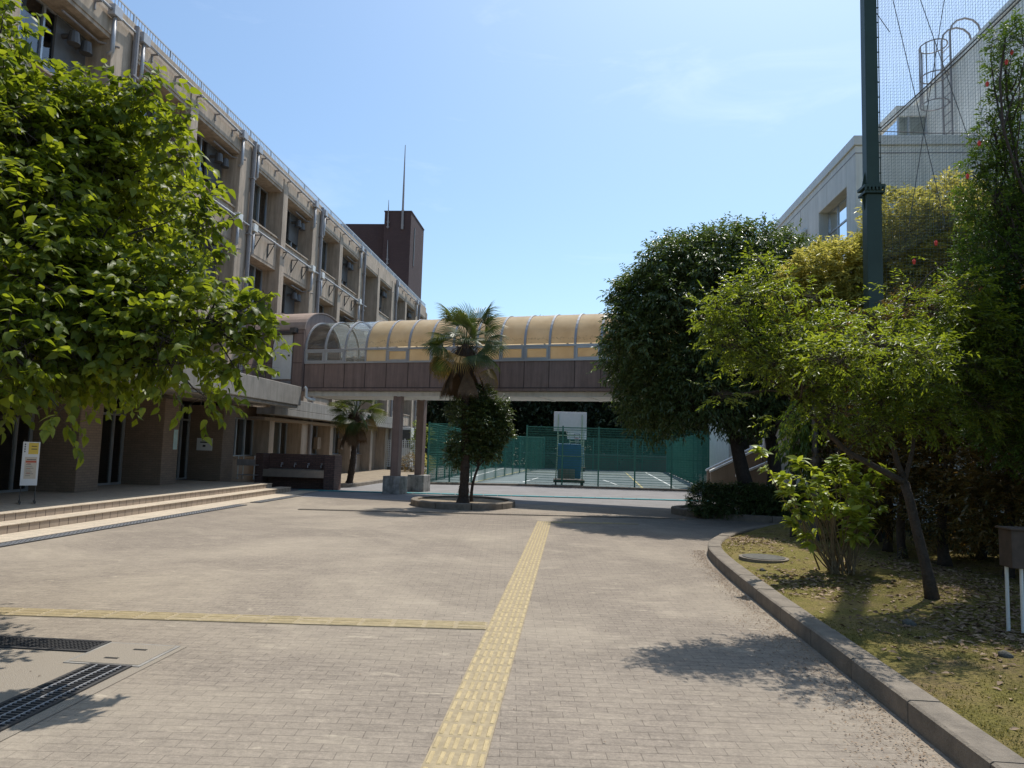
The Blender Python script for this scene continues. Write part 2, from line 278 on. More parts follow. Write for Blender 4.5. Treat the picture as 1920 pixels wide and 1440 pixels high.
# ------------------------------------------------------------------ mesh helpers
class MB:
    def __init__(s): s.v = []; s.f = []; s.mi = []; s.cur = 0
    def mat(s, i): s.cur = i; return s
    def add(s, vs, fs):
        o = len(s.v); s.v += [tuple(p) for p in vs]; s.f += [tuple(i + o for i in f) for f in fs]; s.mi += [s.cur] * len(fs); return s
    def box(s, x0, y0, z0, x1, y1, z1, M=None):
        if x0 > x1: x0, x1 = x1, x0
        if y0 > y1: y0, y1 = y1, y0
        if z0 > z1: z0, z1 = z1, z0
        vs = [Vector(p) for p in ((x0, y0, z0), (x1, y0, z0), (x1, y1, z0), (x0, y1, z0), (x0, y0, z1), (x1, y0, z1), (x1, y1, z1), (x0, y1, z1))]
        if M is not None: vs = [M @ p for p in vs]
        return s.add(vs, [(0, 3, 2, 1), (4, 5, 6, 7), (0, 1, 5, 4), (1, 2, 6, 5), (2, 3, 7, 6), (3, 0, 4, 7)])
    def quad(s, a, b, c, d): return s.add([a, b, c, d], [(0, 1, 2, 3)])
    def prism(s, poly, z0, z1, M=None):           # polygon in xy, extruded in z
        k = len(poly); vs = [Vector((p[0], p[1], z0)) for p in poly] + [Vector((p[0], p[1], z1)) for p in poly]
        if M is not None: vs = [M @ p for p in vs]
        return s.add(vs, [tuple(range(k - 1, -1, -1)), tuple(range(k, 2 * k))] + [(i, (i + 1) % k, k + (i + 1) % k, k + i) for i in range(k)])
    def tube(s, pts, r, n=6, cap=True):
        pts = [Vector(p) for p in pts]; k = len(pts)
        rs = r if isinstance(r, (list, tuple)) else [r] * k
        vs = []; ref = None
        for i, p in enumerate(pts):
            d = (pts[min(i + 1, k - 1)] - pts[max(i - 1, 0)])
            if d.length < 1e-9: d = Vector((0, 0, 1))
            d.normalize()
            if ref is None: ref = Vector((1, 0, 0)) if abs(d.x) < 0.8 else Vector((0, 1, 0))
            a = (ref - d * ref.dot(d)).normalized(); b_ = d.cross(a); ref = a
            for j in range(n):
                t = 2 * math.pi * (j + 0.5) / n; vs.append(p + (a * math.cos(t) + b_ * math.sin(t)) * rs[i])
        fs = [(i * n + j, i * n + (j + 1) % n, (i + 1) * n + (j + 1) % n, (i + 1) * n + j) for i in range(k - 1) for j in range(n)]
        if cap: fs += [tuple(range(n - 1, -1, -1)), tuple(range((k - 1) * n, k * n))]
        return s.add(vs, fs)
    def sweep(s, path, prof, closed=False):       # prof = [(offset to the left, z)], path in xy
        P = [Vector((p[0], p[1])) for p in path]; k = len(P); q = len(prof); vs = []
        for i in range(k):
            a = P[i - 1] if (i > 0 or closed) else P[0]; c = P[(i + 1) % k] if (i < k - 1 or closed) else P[-1]
            d = (c - a).normalized(); nrm = Vector((-d.y, d.x))
            for o, z in prof: vs.append((P[i].x + nrm.x * o, P[i].y + nrm.y * o, z))
        fs = []
        for i in range(k if closed else k - 1):
            j = (i + 1) % k
            for t in range(q): fs.append((i * q + t, j * q + t, j * q + (t + 1) % q, i * q + (t + 1) % q))
        if not closed: fs += [tuple(range(q)), tuple(range((k - 1) * q, k * q))[::-1]]
        return s.add(vs, fs)
    def build(s, name, mats, parent=None, world=True, smooth=False, bevel=0.0):
        me = bpy.data.meshes.new(name); me.from_pydata(s.v, [], s.f)
        for mt in (mats if isinstance(mats, (list, tuple)) else [mats]): me.materials.append(mt)
        if any(s.mi): me.polygons.foreach_set('material_index', s.mi)
        if smooth: me.polygons.foreach_set('use_smooth', [True] * len(s.f))
        me.update()
        return link(name, me, parent, world, bevel)
def link(name, me, parent=None, world=True, bevel=0.0):
    o = bpy.data.objects.new(name, me); COL.objects.link(o)
    if parent is not None:
        o.parent = parent
        if world:
            off = Vector((0, 0, 0)); p = parent
            while p is not None: off += p.location; p = p.parent
            o.location = -off
    if bevel > 0:
        bv = o.modifiers.new('bevel', 'BEVEL'); bv.width = bevel; bv.segments = 2; bv.limit_method = 'ANGLE'
    return o
def thing(name, label, cat, loc=(0, 0, 0), group=None, rz=0.0):
    o = bpy.data.objects.new(name, None); COL.objects.link(o); o.location = loc; o.rotation_euler = (0, 0, rz); o.empty_display_size = 0.2
    return tag(o, label, cat, group)
def tag(o, label, cat, group=None):
    o['label'] = label; o['category'] = cat
    if group: o['group'] = group
    return o
def struct(o): o['kind'] = 'structure'; return o
def dup(root, loc, label, rz=None):
    def cp(o, par):
        c = o.copy(); COL.objects.link(c); c.parent = par
        for ch in o.children: cp(ch, c)
        return c
    r = cp(root, None); r.location = loc; r['label'] = label
    if rz is not None: r.rotation_euler = (0, 0, rz)
    return r
def npmesh(name, V, F, mat, parent=None, lv=None, world=True, smooth=False):
    me = bpy.data.meshes.new(name); nv, nf, k = len(V), len(F), F.shape[1]
    me.vertices.add(nv); me.vertices.foreach_set('co', V.astype(np.float32).ravel())
    me.loops.add(nf * k); me.loops.foreach_set('vertex_index', F.astype(np.int32).ravel())
    me.polygons.add(nf); me.polygons.foreach_set('loop_start', np.arange(0, nf * k, k, dtype=np.int32))
    try: me.polygons.foreach_set('loop_total', np.full(nf, k, dtype=np.int32))
    except Exception: pass
    if lv is not None:
        a = me.attributes.new('lv', 'FLOAT', 'FACE'); a.data.foreach_set('value', lv.astype(np.float32))
    me.materials.append(mat)
    if smooth: me.polygons.foreach_set('use_smooth', np.ones(nf, dtype=bool))
    me.update(); me.validate()
    return link(name, me, parent, world)
def nrm(a): return a / np.maximum(np.linalg.norm(a, axis=-1, keepdims=True), 1e-9)

# ------------------------------------------------------------------ foliage
def leafgeo(rng, P, D, U, L, Wd, kind='dia', fold=0.18, curl=0.25):
    D = nrm(D); Sd = nrm(np.cross(D, U)); N = np.cross(Sd, D); n_ = len(P)
    L = L[:, None]; Wd = Wd[:, None]
    lv = np.clip(rng.normal(0.5, 0.25, n_), 0, 1)
    if kind == 'dia':
        a = P; tip = P + D * L - N * L * curl; mid = P + D * L * 0.45 - N * L * curl * 0.2
        lf = mid + Sd * Wd * 0.5 + N * Wd * fold; rt = mid - Sd * Wd * 0.5 + N * Wd * fold
        V = np.stack([a, lf, tip, rt], 1).reshape(-1, 3); b0 = np.arange(n_)[:, None] * 4
        F = np.concatenate([b0 + np.array([[0, 2, 1]]), b0 + np.array([[0, 3, 2]])], 1).reshape(-1, 3)
        return V, F, np.repeat(lv, 2)
    ts = np.array([0, 0.14, 0.4, 0.7, 1.0]); ws = np.array([0.0, 0.42, 0.5, 0.3, 0.0]) if kind == 'heart' else np.array([0.0, 0.3, 0.5, 0.34, 0.0])
    cols = []
    for i in range(5):
        c = P + D * L * ts[i] - N * L * curl * ts[i] ** 2
        if i in (0, 4): cols.append([c])
        else: cols.append([c + Sd * Wd * ws[i] + N * Wd * fold * ws[i] * 2, c, c - Sd * Wd * ws[i] + N * Wd * fold * ws[i] * 2])
    V = np.stack([p for c in cols for p in c], 1).reshape(-1, 3); b0 = np.arange(n_)[:, None] * 11
    tri = [(0, 2, 1), (0, 3, 2), (1, 2, 5), (1, 5, 4), (2, 3, 6), (2, 6, 5), (4, 5, 8), (4, 8, 7), (5, 6, 9), (5, 9, 8), (7, 8, 10), (8, 9, 10)]
    F = np.concatenate([b0 + np.array([t]) for t in tri], 1).reshape(-1, 3)
    return V, F, np.repeat(lv, len(tri))
class Sines:
    def __init__(s, rng, f): s.k = rng.normal(0, f, (7, 3)); s.p = rng.uniform(0, 6.28, 7)
    def __call__(s, X): return np.sin(X @ s.k.T + s.p).mean(1) * 1.7
def twigs(rng, ells, ntw, twl, up=0.25, gap=0.15, shell=0.5, freq=1.6, bump=0.2):
    """twig starts and directions through the outer volume of a set of ellipsoids (cx,cy,cz,rx,ry,rz)"""
    E = np.array(ells, float); w = (E[:, 3] * E[:, 4] + E[:, 4] * E[:, 5] + E[:, 3] * E[:, 5]); w /= w.sum()
    k = rng.choice(len(E), ntw, p=w); u = nrm(rng.normal(size=(ntw, 3)))
    sn = Sines(rng, 2.2); r = (shell + (1 - shell) * rng.uniform(0, 1, ntw) ** 0.6) * (1 + bump * sn(u * 1.0 + E[k, :3]))
    B = E[k, :3] + u * E[k, 3:] * r[:, None]
    g = Sines(rng, freq)(B); keep = g > (-1 + 2 * gap) * 0.9
    B, u = B[keep], u[keep]
    D = nrm(u * 0.8 + rng.normal(0, 0.45, B.shape) + np.array([0, 0, up]))
    return B, D
def leaves_on(rng, B, D, per, twl, spread, droop, tumble=.38):
    nt = len(B); t = np.tile(np.linspace(0.15, 1.0, per), (nt, 1)) + rng.normal(0, 0.03, (nt, per))
    l_ = twl * rng.uniform(0.6, 1.25, (nt, 1))
    sag = np.array([0, 0, -1.0]) * (t * t * l_ * 0.18)[..., None]
    P = B[:, None, :] + D[:, None, :] * (t * l_)[..., None] + sag
    side = nrm(np.cross(D, np.array([0, 0, 1.0]) + rng.normal(0, 0.2, D.shape)))[:, None, :] * np.where(np.arange(per) % 2 == 0, 1, -1)[None, :, None]
    LD = D[:, None, :] * (0.35 + 0.5 * t[..., None]) + side * spread + rng.normal(0, 0.28, P.shape) + np.array([0, 0, -droop])
    UPV = np.array([0, 0, 1.0]) + rng.normal(0, tumble, P.shape)
    return P.reshape(-1, 3), LD.reshape(-1, 3), UPV.reshape(-1, 3)
def foliage(name, mat, ells, ntw, per, twl, L, Wd, parent, seed=1, kind='dia', spread=0.8, droop=0.25, up=0.25, gap=0.15, shell=0.5, twigmat=None, twr=0.003, fold=0.18, curl=0.25, freq=1.6, bump=0.2, twname='twigs', tumble=.38):
    rng = np.random.default_rng(seed)
    B, D = twigs(rng, ells, ntw, twl, up, gap, shell, freq, bump)
    P, LD, UV = leaves_on(rng, B, D, per, twl, spread, droop, tumble)
    n_ = len(P); sz = rng.uniform(0.65, 1.2, n_)
    V, F, lv = leafgeo(rng, P, LD, UV, L * sz, Wd * sz * rng.uniform(0.85, 1.15, n_), kind, fold, curl)
    # whole clumps are a little lighter or darker
    c = Sines(rng, 1.3)(V[F[:, 0]]); lv = np.clip(lv + 0.22 * c, 0, 1)
    o = npmesh(name, V, F, mat, parent, lv)
    if twigmat is not None:
        E2 = B + D * twl * 0.9; S_ = nrm(np.cross(D, np.array([0.3, 0.2, 1.0]))) * twr; T_ = np.cross(D, S_)
        pts = []
        for a in range(3):
            q = 2 * math.pi * a / 3; pts += [B - D * twl * 0.5 + S_ * math.cos(q) + T_ * math.sin(q)]
        V2 = np.stack(pts + [E2], 1).reshape(-1, 3); b0 = np.arange(len(B))[:, None] * 4
        F2 = np.concatenate([b0 + np.array([f]) for f in ((0, 1, 3), (1, 2, 3), (2, 0, 3))], 1).reshape(-1, 3)
        npmesh(twname, V2, F2, twigmat, parent)
    return o
def limb(rng, a, b, r0, r1, mb, n=7, wob=0.12, seg=7, lift=0.0):
    a, b = Vector(a), Vector(b); ln = (b - a).length; pts = []; rs = []
    o1 = Vector(rng.normal(0, wob * ln, 3)); o2 = Vector(rng.normal(0, wob * ln * 0.6, 3))
    for i in range(seg + 1):
        t = i / seg; p = a.lerp(b, t) + o1 * math.sin(math.pi * t) * 0.6 + o2 * math.sin(2 * math.pi * t) * 0.5 + Vector((0, 0, lift * ln * math.sin(math.pi * t)))
        pts.append(p); rs.append(r0 + (r1 - r0) * t ** 0.8)
    mb.tube(pts, rs, n, cap=False)
    return pts
def skeleton(rng, base, fork, ells, r0, mb, lim=0.5, sub=3, wob=0.1, flare=1.5):
    base, fork = Vector(base), Vector(fork)
    ax = fork - base; o = Vector(rng.normal(0, 0.05 * ax.length, 3)); o.z = 0
    pts = [base - Vector((0, 0, 0.06))] + [base + ax * t + o * math.sin(math.pi * t) for t in (0.05, 0.15, 0.3, 0.5, 0.75, 1.0)]
    mb.tube(pts, [r0 * flare, r0 * flare * 0.85, r0 * 1.08, r0, r0 * 0.93, r0 * 0.86, r0 * 0.8], 10)
    for e in ells:
        c = Vector(e[:3]); pts = limb(rng, fork, c, r0 * lim * rng.uniform(0.7, 1.1), r0 * 0.13, mb, 6, wob, 7, 0.05)
        for k in range(sub):
            u = Vector(nrm(rng.normal(size=3))); q = c + Vector((u.x * e[3], u.y * e[4], u.z * e[5])) * 0.85
            limb(rng, pts[rng.integers(3, 7)], q, r0 * 0.16, 0.004, mb, 4, 0.12, 4)
def px_ell(lst, sx=1.0, sy=1.0, sz=1.0):
    out = []
    for (x, y, Y, r) in lst:
        p = at(x, y, Y); out.append((p.x, p.y, p.z, r * sx, r * sy, r * sz))
    return out
def arr(v): return np.array([v.x, v.y, v.z])

# ------------------------------------------------------------------ the ground
def sheet(name, poly, z, mat):
    mb = MB(); mb.add([(p[0], p[1], z) for p in poly], [tuple(range(len(poly)))]); return struct(mb.build(name, mat))
sheet('ground', [(-400, -200), (400, -200), (400, 600), (-400, 600)], -0.016, SOILG)
sheet('asphalt_road', [(-60, 20.5), (60, 20.5), (60, 70), (-60, 70)], -0.010, ASPH)
PL_A, PL_B = gr(640, 944), gr(1500, 952)           # far edge of the paving
sheet('paved_plaza', [(-30, -30), (14, -30), (14, 22.0), (-3, 22.0), (-8.6, 21.6), (-30, 21.6)], -0.004, PAVER)
# planting bed: moss surface with a gentle mound
BEDP = [(2.33, -6), (2.33, 2), (2.32, 6), (2.30, 9.5), (2.36, 11.6), (2.48, 12.7), (2.82, 13.85), (3.5, 15.3), (4.45, 16.65), (5.6, 17.6), (7.2, 18.2), (9.5, 18.4), (14, 18.4)]
bm = MB(); bx = [p[0] for p in BEDP]; by = [p[1] for p in BEDP]
def bedz(x, y): return 0.115 + 0.05 * math.sin(x * 1.3 + 0.5) * math.sin(y * 0.9) + 0.05 * max(0, min(1, (x - 2.6) / 1.5))
NX, NY = 44, 90; vs = []; ok = {}
for j in range(NY + 1):
    y = -6 + 24.35 * j / NY; xl = float(np.interp(y, by[:12], bx[:12])) + 0.05
    for i in range(NX + 1):
        t = i / NX; x = xl + (14 - xl) * t ** 1.6; vs.append((x, y, bedz(x, y) - 0.03 * max(0, 1 - 12 * t)))
bm.add(vs, [(j * (NX + 1) + i, j * (NX + 1) + i + 1, (j + 1) * (NX + 1) + i + 1, (j + 1) * (NX + 1) + i) for j in range(NY) for i in range(NX)])
struct(bm.build('moss_bed_ground', MOSS, smooth=True))
# kerb stones of the bed, one continuous line cut by joints
def dens(path, step):
    out = []
    for a, b in zip(path[:-1], path[1:]):
        k = max(1, int(math.hypot(b[0] - a[0], b[1] - a[1]) / step))
        out += [(a[0] + (b[0] - a[0]) * i / k, a[1] + (b[1] - a[1]) * i / k) for i in range(k)]
    return out + [path[-1]]
def smooth(path, n=3, closed=False):
    for _ in range(n):
        q = []
        for a, b in zip(path[:-1], path[1:]): q += [(0.75 * a[0] + 0.25 * b[0], 0.75 * a[1] + 0.25 * b[1]), (0.25 * a[0] + 0.75 * b[0], 0.25 * a[1] + 0.75 * b[1])]
        path = [path[0]] + q + [path[-1]]
    return path
def kerb(mb, path, w=0.26, h=0.16, ln=1.0, closed=False):
    path = dens(path, 0.05); d = 0; seg = []; run = [path[0]]
    for a, b in zip(path[:-1], path[1:]):
        d += math.hypot(b[0] - a[0], b[1] - a[1]); run.append(b)
        if d >= ln:
            seg.append(run); run = [b]; d = 0
    if len(run) > 2: seg.append(run)
    for s_ in seg:
        s2 = s_[::4] + ([s_[-1]] if (len(s_) - 1) % 4 else [])
        a, b = Vector(s2[0]), Vector(s2[1]); s2[0] = tuple(a + (b - a).normalized() * 0.006)
        a, b = Vector(s2[-1]), Vector(s2[-2]); s2[-1] = tuple(a + (b - a).normalized() * 0.006)
        e = random.uniform(-0.004, 0.004)
        mb.sweep(s2, [(-w / 2, -0.05), (w / 2, -0.05), (w / 2, h - 0.012 + e), (w / 2 - 0.018, h + e), (-w / 2 + 0.03, h + e), (-w / 2 + 0.008, h - 0.02 + e)])
mb = MB(); kerb(mb, smooth(BEDP, 2), 0.235, 0.155, 0.9)
tag(mb.build('bed_kerb', KERB), 'long grey concrete kerb curving round the mossy planting bed', 'kerb')
# asphalt-side kerb, court base
sheet('court_surface', [(-6.6, 32.75), (6.3, 32.75), (8.3, 63), (-6.6, 63)], 0.002, COURT)
ln = MB()
for a, b, w in (((-5.6, 36), (-5.6, 60), 0.06), ((5.1, 36), (6.2, 60), 0.06), ((-5.6, 36), (5.1, 36), 0.06), ((-5.6, 48), (5.4, 48), 0.06), ((-2.4, 36), (-1.9, 42), 0.05), ((2.4, 36), (1.9, 42), 0.05)):
    a, b = Vector(a), Vector(b); d = (b - a).normalized(); q = Vector((-d.y, d.x)) * w
    ln.quad((a.x + q.x, a.y + q.y, 0.007), (a.x - q.x, a.y - q.y, 0.007), (b.x - q.x, b.y - q.y, 0.007), (b.x + q.x, b.y + q.y, 0.007))
struct(ln.build('court_lines_white', LINEW))
ln = MB()
for a, b, w in (((-4.6, 34.2), (-3.4, 58), 0.05), ((3.4, 34.2), (4.4, 58), 0.05), ((-4, 52), (4, 52), 0.05)):
    a, b = Vector(a), Vector(b); d = (b - a).normalized(); q = Vector((-d.y, d.x)) * w
    ln.quad((a.x + q.x, a.y + q.y, 0.011), (a.x - q.x, a.y - q.y, 0.011), (b.x - q.x, b.y - q.y, 0.011), (b.x + q.x, b.y + q.y, 0.011))
struct(ln.build('court_lines_yellow', LINEY))
# teal mat over the gutter across the road, drain slot across the plaza
a, b = gr(560, 919), gr(1450, 943); d = (b - a).normalized(); q = Vector((-d.y, d.x, 0)) * 0.16
mb = MB()
k = int((b - a).length / 0.5)
for i in range(k):
    p0 = a + d * (0.5 * i + 0.012); p1 = a + d * (0.5 * i + 0.488)
    mb.add([p0 - q, p1 - q, p1 + q, p0 + q], []); o = len(mb.v) - 4
    mb.v[o:] = [(v[0], v[1], z) for v, z in zip(mb.v[o:], (-0.004,) * 4)]
    mb.add([(v[0], v[1], 0.02) for v in mb.v[o:o + 4]], []); mb.f += [(o + 4, o + 5, o + 6, o + 7), (o, o + 1, o + 5, o + 4), (o + 1, o + 2, o + 6, o + 5), (o + 2, o + 3, o + 7, o + 6), (o + 3, o, o + 4, o + 7)]; mb.mi += [0] * 5
tag(mb.build('gutter_mat', TEAL), 'thin teal gutter cover strip running across the far road', 'gutter cover')

def grating(name, label, c, dx, dy, nlong, ncross, frame=0.025, parent=None, barw=0.008, mat=None):
    """a steel grate over a flat near-black sheet coloured as the shade below; dx, dy = half-size vectors"""
    t = thing(name, label, 'drain grate', c)
    ux, uy = Vector(dx), Vector(dy); hx, hy = ux.length, uy.length; ang = math.atan2(ux.y, ux.x)
    M = Matrix.Rotation(ang, 4, 'Z')
    p = MB(); p.box(-hx, -hy, -0.0035, hx, hy, -0.0008, M); p.build('pit_shade', HOLLOWM, t, False)  # thin flat sheet, its dark colour stands for shade under the bars
    f = MB(); f.box(-hx, -hy, -0.003, hx, -hy + frame, 0.012, M); f.box(-hx, hy - frame, -0.003, hx, hy, 0.012, M); f.box(-hx, -hy + frame, -0.003, -hx + frame, hy - frame, 0.012, M); f.box(hx - frame, -hy + frame, -0.003, hx, hy - frame, 0.012, M)
    f.build('frame', mat or GRATE, t, False)
    g = MB()
    for i in range(ncross):
        x = -hx + frame + (2 * hx - 2 * frame) * (i + 0.5) / ncross; g.box(x - barw / 2, -hy + frame, 0.0, x + barw / 2, hy - frame, 0.010, M)
    g.build('cross_bars', mat or GRATE, t, False); g = MB()
    for i in range(nlong):
        y = -hy + frame + (2 * hy - 2 * frame) * (i + 0.5) / nlong; g.box(-hx + frame, y - barw * .45, 0.0, hx - frame, y + barw * .45, 0.0125, M)
    g.build('long_bars', METAL if nlong in (3, 4) else mat or GRATE, t, False)
    return t
grating('drain_grate', 'steel drain grate with three bright long bars beside the access cover', (-3.37, 3.78, 0), (0, 1.40, 0), (-0.165, 0, 0), 3, 70)
grating('drain_grate', 'fine dark drain grate reaching the frame edge behind the access cover', (-5.25, 5.58, 0), (1.5, 0.02, 0), (0, 0.15, 0), 6, 90)
grating('drain_grate', 'long narrow drain grate along the foot of the entrance steps', (-8.58, 9.0, 0), (0, 9.2, 0), (-0.15, 0, 0), 4, 170, barw=0.014)
grating('drain_grate', 'short drain grate past the concrete joint near the end of the steps', (-8.58, 20.6, 0), (0, 1.6, 0), (-0.15, 0, 0), 4, 40, barw=0.014)
a, b = gr(560, 955), gr(1480, 978); mid = (a + b) / 2; hv = (b - a) / 2; hn = Vector((-hv.y, hv.x, 0)).normalized() * 0.10
grating('drain_grate', 'thin slotted drain running across the plaza in front of the palm island', mid, hv, hn, 1, 220, frame=0.03, barw=0.026, mat=KERB)
# access cover beside the grates and the exposed-aggregate apron
sheet('concrete_apron', [(-12, -4), (-3.14, -4), (-3.10, 5.76), (-12, 5.5)], 0.0005, plain('aggregate_apron', (0.285, 0.243, 0.19), 0.95, var=0.14, scale=90, bump=0.5, bscale=140))
t = thing('access_cover', 'square concrete access cover with two lifting slots beside the grates', 'access cover', (-3.45, 5.46, 0))
mb = MB(); mb.box(-.30, -.28, -0.003, .30, .28, 0.006); mb.build('frame', CONC2, t, False)
mb = MB(); mb.box(-.272, -.252, 0.004, .272, .252, 0.009); mb.build('lid', MATS['aggregate_apron'], t, False)
for (x, y) in ((0.06, 0.11), (-0.02, -0.13)):
    mb = MB(); mb.box(x - .055, y - .016, 0.007, x + .055, y + .016, 0.0105); mb.build('slot', HOLLOWM, t, False)  # flat near-black strips painted as the shaded lifting slots
# yellow tactile paving, one strip ahead and one to the left
def tactile(name, label, a, b, w, cols=6, step=0.2):
    a, b = Vector(a), Vector(b); L = (b - a).length; ang = math.atan2(b.y - a.y, b.x - a.x)
    t = thing(name, label, 'tactile paving', (a.x, a.y, 0), rz=ang)
    m1 = MB(); m1.box(0, -w / 2, -0.003, L, w / 2, 0.004); m1.build('base_slab', YELG, t, False)
    m2 = MB(); k = int(L / step); cw = w / cols; r = random.Random(5)
    for i in range(k):
        for j in range(cols):
            if r.random() < (0.012 if w > .3 else .05): continue
            g_ = 0.014 if j % 2 == 0 else 0.022; g2 = 0.022 if j % 2 == 0 else 0.014
            y0 = -w / 2 + j * cw + g_ * 0.7; y1 = -w / 2 + (j + 1) * cw - g2 * 0.7; x0 = i * step + 0.016; x1 = (i + 1) * step - 0.018; h = 0.0085 + r.uniform(-.001, .001)
            m2.add([(x0, y0, .003), (x1, y0, .003), (x1, y1, .003), (x0, y1, .003), (x0 + .008, y0 + .006, h), (x1 - .008, y0 + .006, h), (x1 - .008, y1 - .006, h), (x0 + .008, y1 - .006, h)],
                   [(4, 5, 6, 7), (0, 1, 5, 4), (1, 2, 6, 5), (2, 3, 7, 6), (3, 0, 4, 7)])
    m2.build('raised_bars', YELT, t, False)
    return t
tactile('tactile_strip', 'yellow tactile paving strip running straight ahead through the plaza', (-0.59, 0.5), (-0.59, 17.0), 0.33)
tactile('tactile_strip', 'yellow tactile branch strip leading left towards the entrance steps', (-0.76, 6.92), (-9.0, 6.22), 0.28, 6, 0.3)
tactile('tactile_strip', 'short far yellow tactile strip turning right into the tree shade', (-0.42, 16.85), (1.6, 17.25), 0.28, 6, 0.3)

# ------------------------------------------------------------------ school building on the left
XF, Y0, DY = -12.0, 24.1, 3.6
KS = list(range(-7, 10))
def yk(k): return Y0 + DY * k
def pw(k): return 0.88 if k % 2 == 0 else 0.46
YB, YE = -4.0, 57.0
school = thing('school_building', 'long tan concrete school block with deep window bays on the left', 'school', (XF, 26, 0))
w = MB()
HEAD = [11.88, 8.6, 5.3]; SILL = [9.97, 6.67, 3.92]
w.box(-26, YB, 12.55, XF - 0.25, YE, 12.75)                              # roof slab
w.box(-26, YB, 0, -25.8, YE, 12.55); w.box(-25.8, YE - .3, 0, XF - .12, YE, 12.55); w.box(-25.8, YB, 0, XF - .12, YB + .3, 12.55)
w.box(XF - 0.55, YB, 12.56, XF - 0.18, YE, 12.98)                        # parapet
w.box(XF - .75, YB + .3, HEAD[0], XF - 0.06, YE - .3, 12.54)                # top beam
w.box(XF - .06, YB + .3, HEAD[0] + 0.1, XF - 0.03, YE - .3, 12.40)
for z0, z1 in ((8.6, 8.9), (5.3, 5.6), (2.98, 3.3)): w.box(-25.8, YB + .3, z0 + .002, XF - .80, YE - .3, z1)
for k in range(-7, 9):
    ya, yb = yk(k) + pw(k) / 2, yk(k + 1) - pw(k + 1) / 2
    if k == 4: continue                                                   # the tall dark stair opening
    for f, (zb, zt) in enumerate(((8.6, 9.9), (5.3, 6.6), (2.98, 3.85))):
        w.box(XF - .80, ya + .002, zb, XF - 0.16, yb - .002, zt)
        w.box(XF - .82, ya + .002, zt + .002, XF - 0.10, yb - .002, zt + .07)          # sill lip
        w.box(XF - .16, ya + .08, zb + .12, XF - .145, yb - .08, zt - .1)
w.build('wall', CONC, school, bevel=0.012)
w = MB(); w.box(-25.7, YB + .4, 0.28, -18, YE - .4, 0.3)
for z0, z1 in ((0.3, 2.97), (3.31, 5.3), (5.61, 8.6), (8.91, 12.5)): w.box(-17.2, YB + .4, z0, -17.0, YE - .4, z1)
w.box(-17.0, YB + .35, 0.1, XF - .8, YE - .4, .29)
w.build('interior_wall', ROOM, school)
for k in range(-7, 10):
    p = MB(); p.box(XF - .8, yk(k) - pw(k) / 2, 2.98 if k <= 0 else 0.0, XF, yk(k) + pw(k) / 2, 12.46)
    if k > 0 and k % 1 == 0: pass
    p.build('pilaster', CONC, school, bevel=0.015)
# windows: frame, panes, curtains
def window(y0, y1, z0, z1, x, kind, seed):
    r = random.Random(seed)
    f = MB(); t = 0.045
    f.box(x, y0, z0, x + .06, y0 + t, z1); f.box(x, y1 - t, z0, x + .06, y1, z1); f.box(x, y0 + t, z0, x + .06, y1 - t, z0 + t); f.box(x, y0 + t, z1 - t, x + .06, y1 - t, z1)
    n_ = 4 if y1 - y0 > 2.4 else 2; ys = [y0 + (y1 - y0) * i / n_ for i in range(1, n_)]
    for y in ys: f.box(x + .005, y - .03, z0 + t, x + .07, y + .03, z1 - t)
    fr = f.build('window', ALU, school)
    g = MB(); g.quad((x + .02, y0 + t, z0 + t), (x + .02, y1 - t, z0 + t), (x + .02, y1 - t, z1 - t), (x + .02, y0 + t, z1 - t)); g.build('pane', GLASSW if kind != 'door' else GLASSD, fr)
    if kind == 'curtain':
        c = MB()
        for (a, b_) in ((r.uniform(.0, .1), r.uniform(.2, .42)), (r.uniform(.55, .7), r.uniform(.75, .98))):
            if r.random() < 0.2: continue
            n2 = 26; vs = []
            for i in range(n2 + 1):
                y = y0 + (y1 - y0) * (a + (b_ - a) * i / n2); xx = x - .06 + 0.02 * math.sin(i * 1.5 + r.random())
                vs += [(xx, y, z0 + .03), (xx, y, z1 - .02)]
            c.add(vs, [(2 * i, 2 * i + 2, 2 * i + 3, 2 * i + 1) for i in range(n2)])
        if c.f: c.build('curtain', CURB if r.random() < 0.3 else CURT, fr, smooth=True)
    return fr
for k in range(-4, 9):
    if k == 4: continue
    ya, yb = yk(k) + pw(k) / 2 + .003, yk(k + 1) - pw(k + 1) / 2 - .003
    for f in range(3):
        window(ya, yb, SILL[f] + .01, HEAD[f] - .01, XF - .74, 'curtain', k * 7 + f)
# vent hoods at the far end of the bays that meet a wide pilaster
for k in range(-3, 9):
    if k % 2 == 0 or k == 4: continue
    yb = yk(k + 1) - pw(k + 1) / 2
    for f in range(2):
        z = HEAD[f] - .55
        for dy in (0.42, 0.86):
            v = MB(); yy = yb - dy; v.tube([(XF - .66, yy, z + .1), (XF - .36, yy, z + .1)], .065, 10); v.tube([(XF - .36, yy, z + .2), (XF - .36, yy, z - .02), (XF - .36, yy, z - .1)], [.11, .14, .15], 12)
            v.build('vent_hood', DARKM, school, smooth=False)
        v = MB(); v.tube([(XF + .08, yb + .2, z + .42), (XF - .3, yb - .1, z + .42), (XF - .3, yb - 1.4, z + .42)], .03, 6); v.build('vent_pipe', PIPEG, school)
        v = MB(); v.box(XF - .72, yb - 1.1, z - .75, XF - .66, yb - .04, z + .5); v.build('vent_panel', plain('vent_panel_grey%d%d' % (k + 9, f), (.12, .12, .12), .6) if (k, f) == (-3, 0) else MATS['vent_panel_grey60'], school)
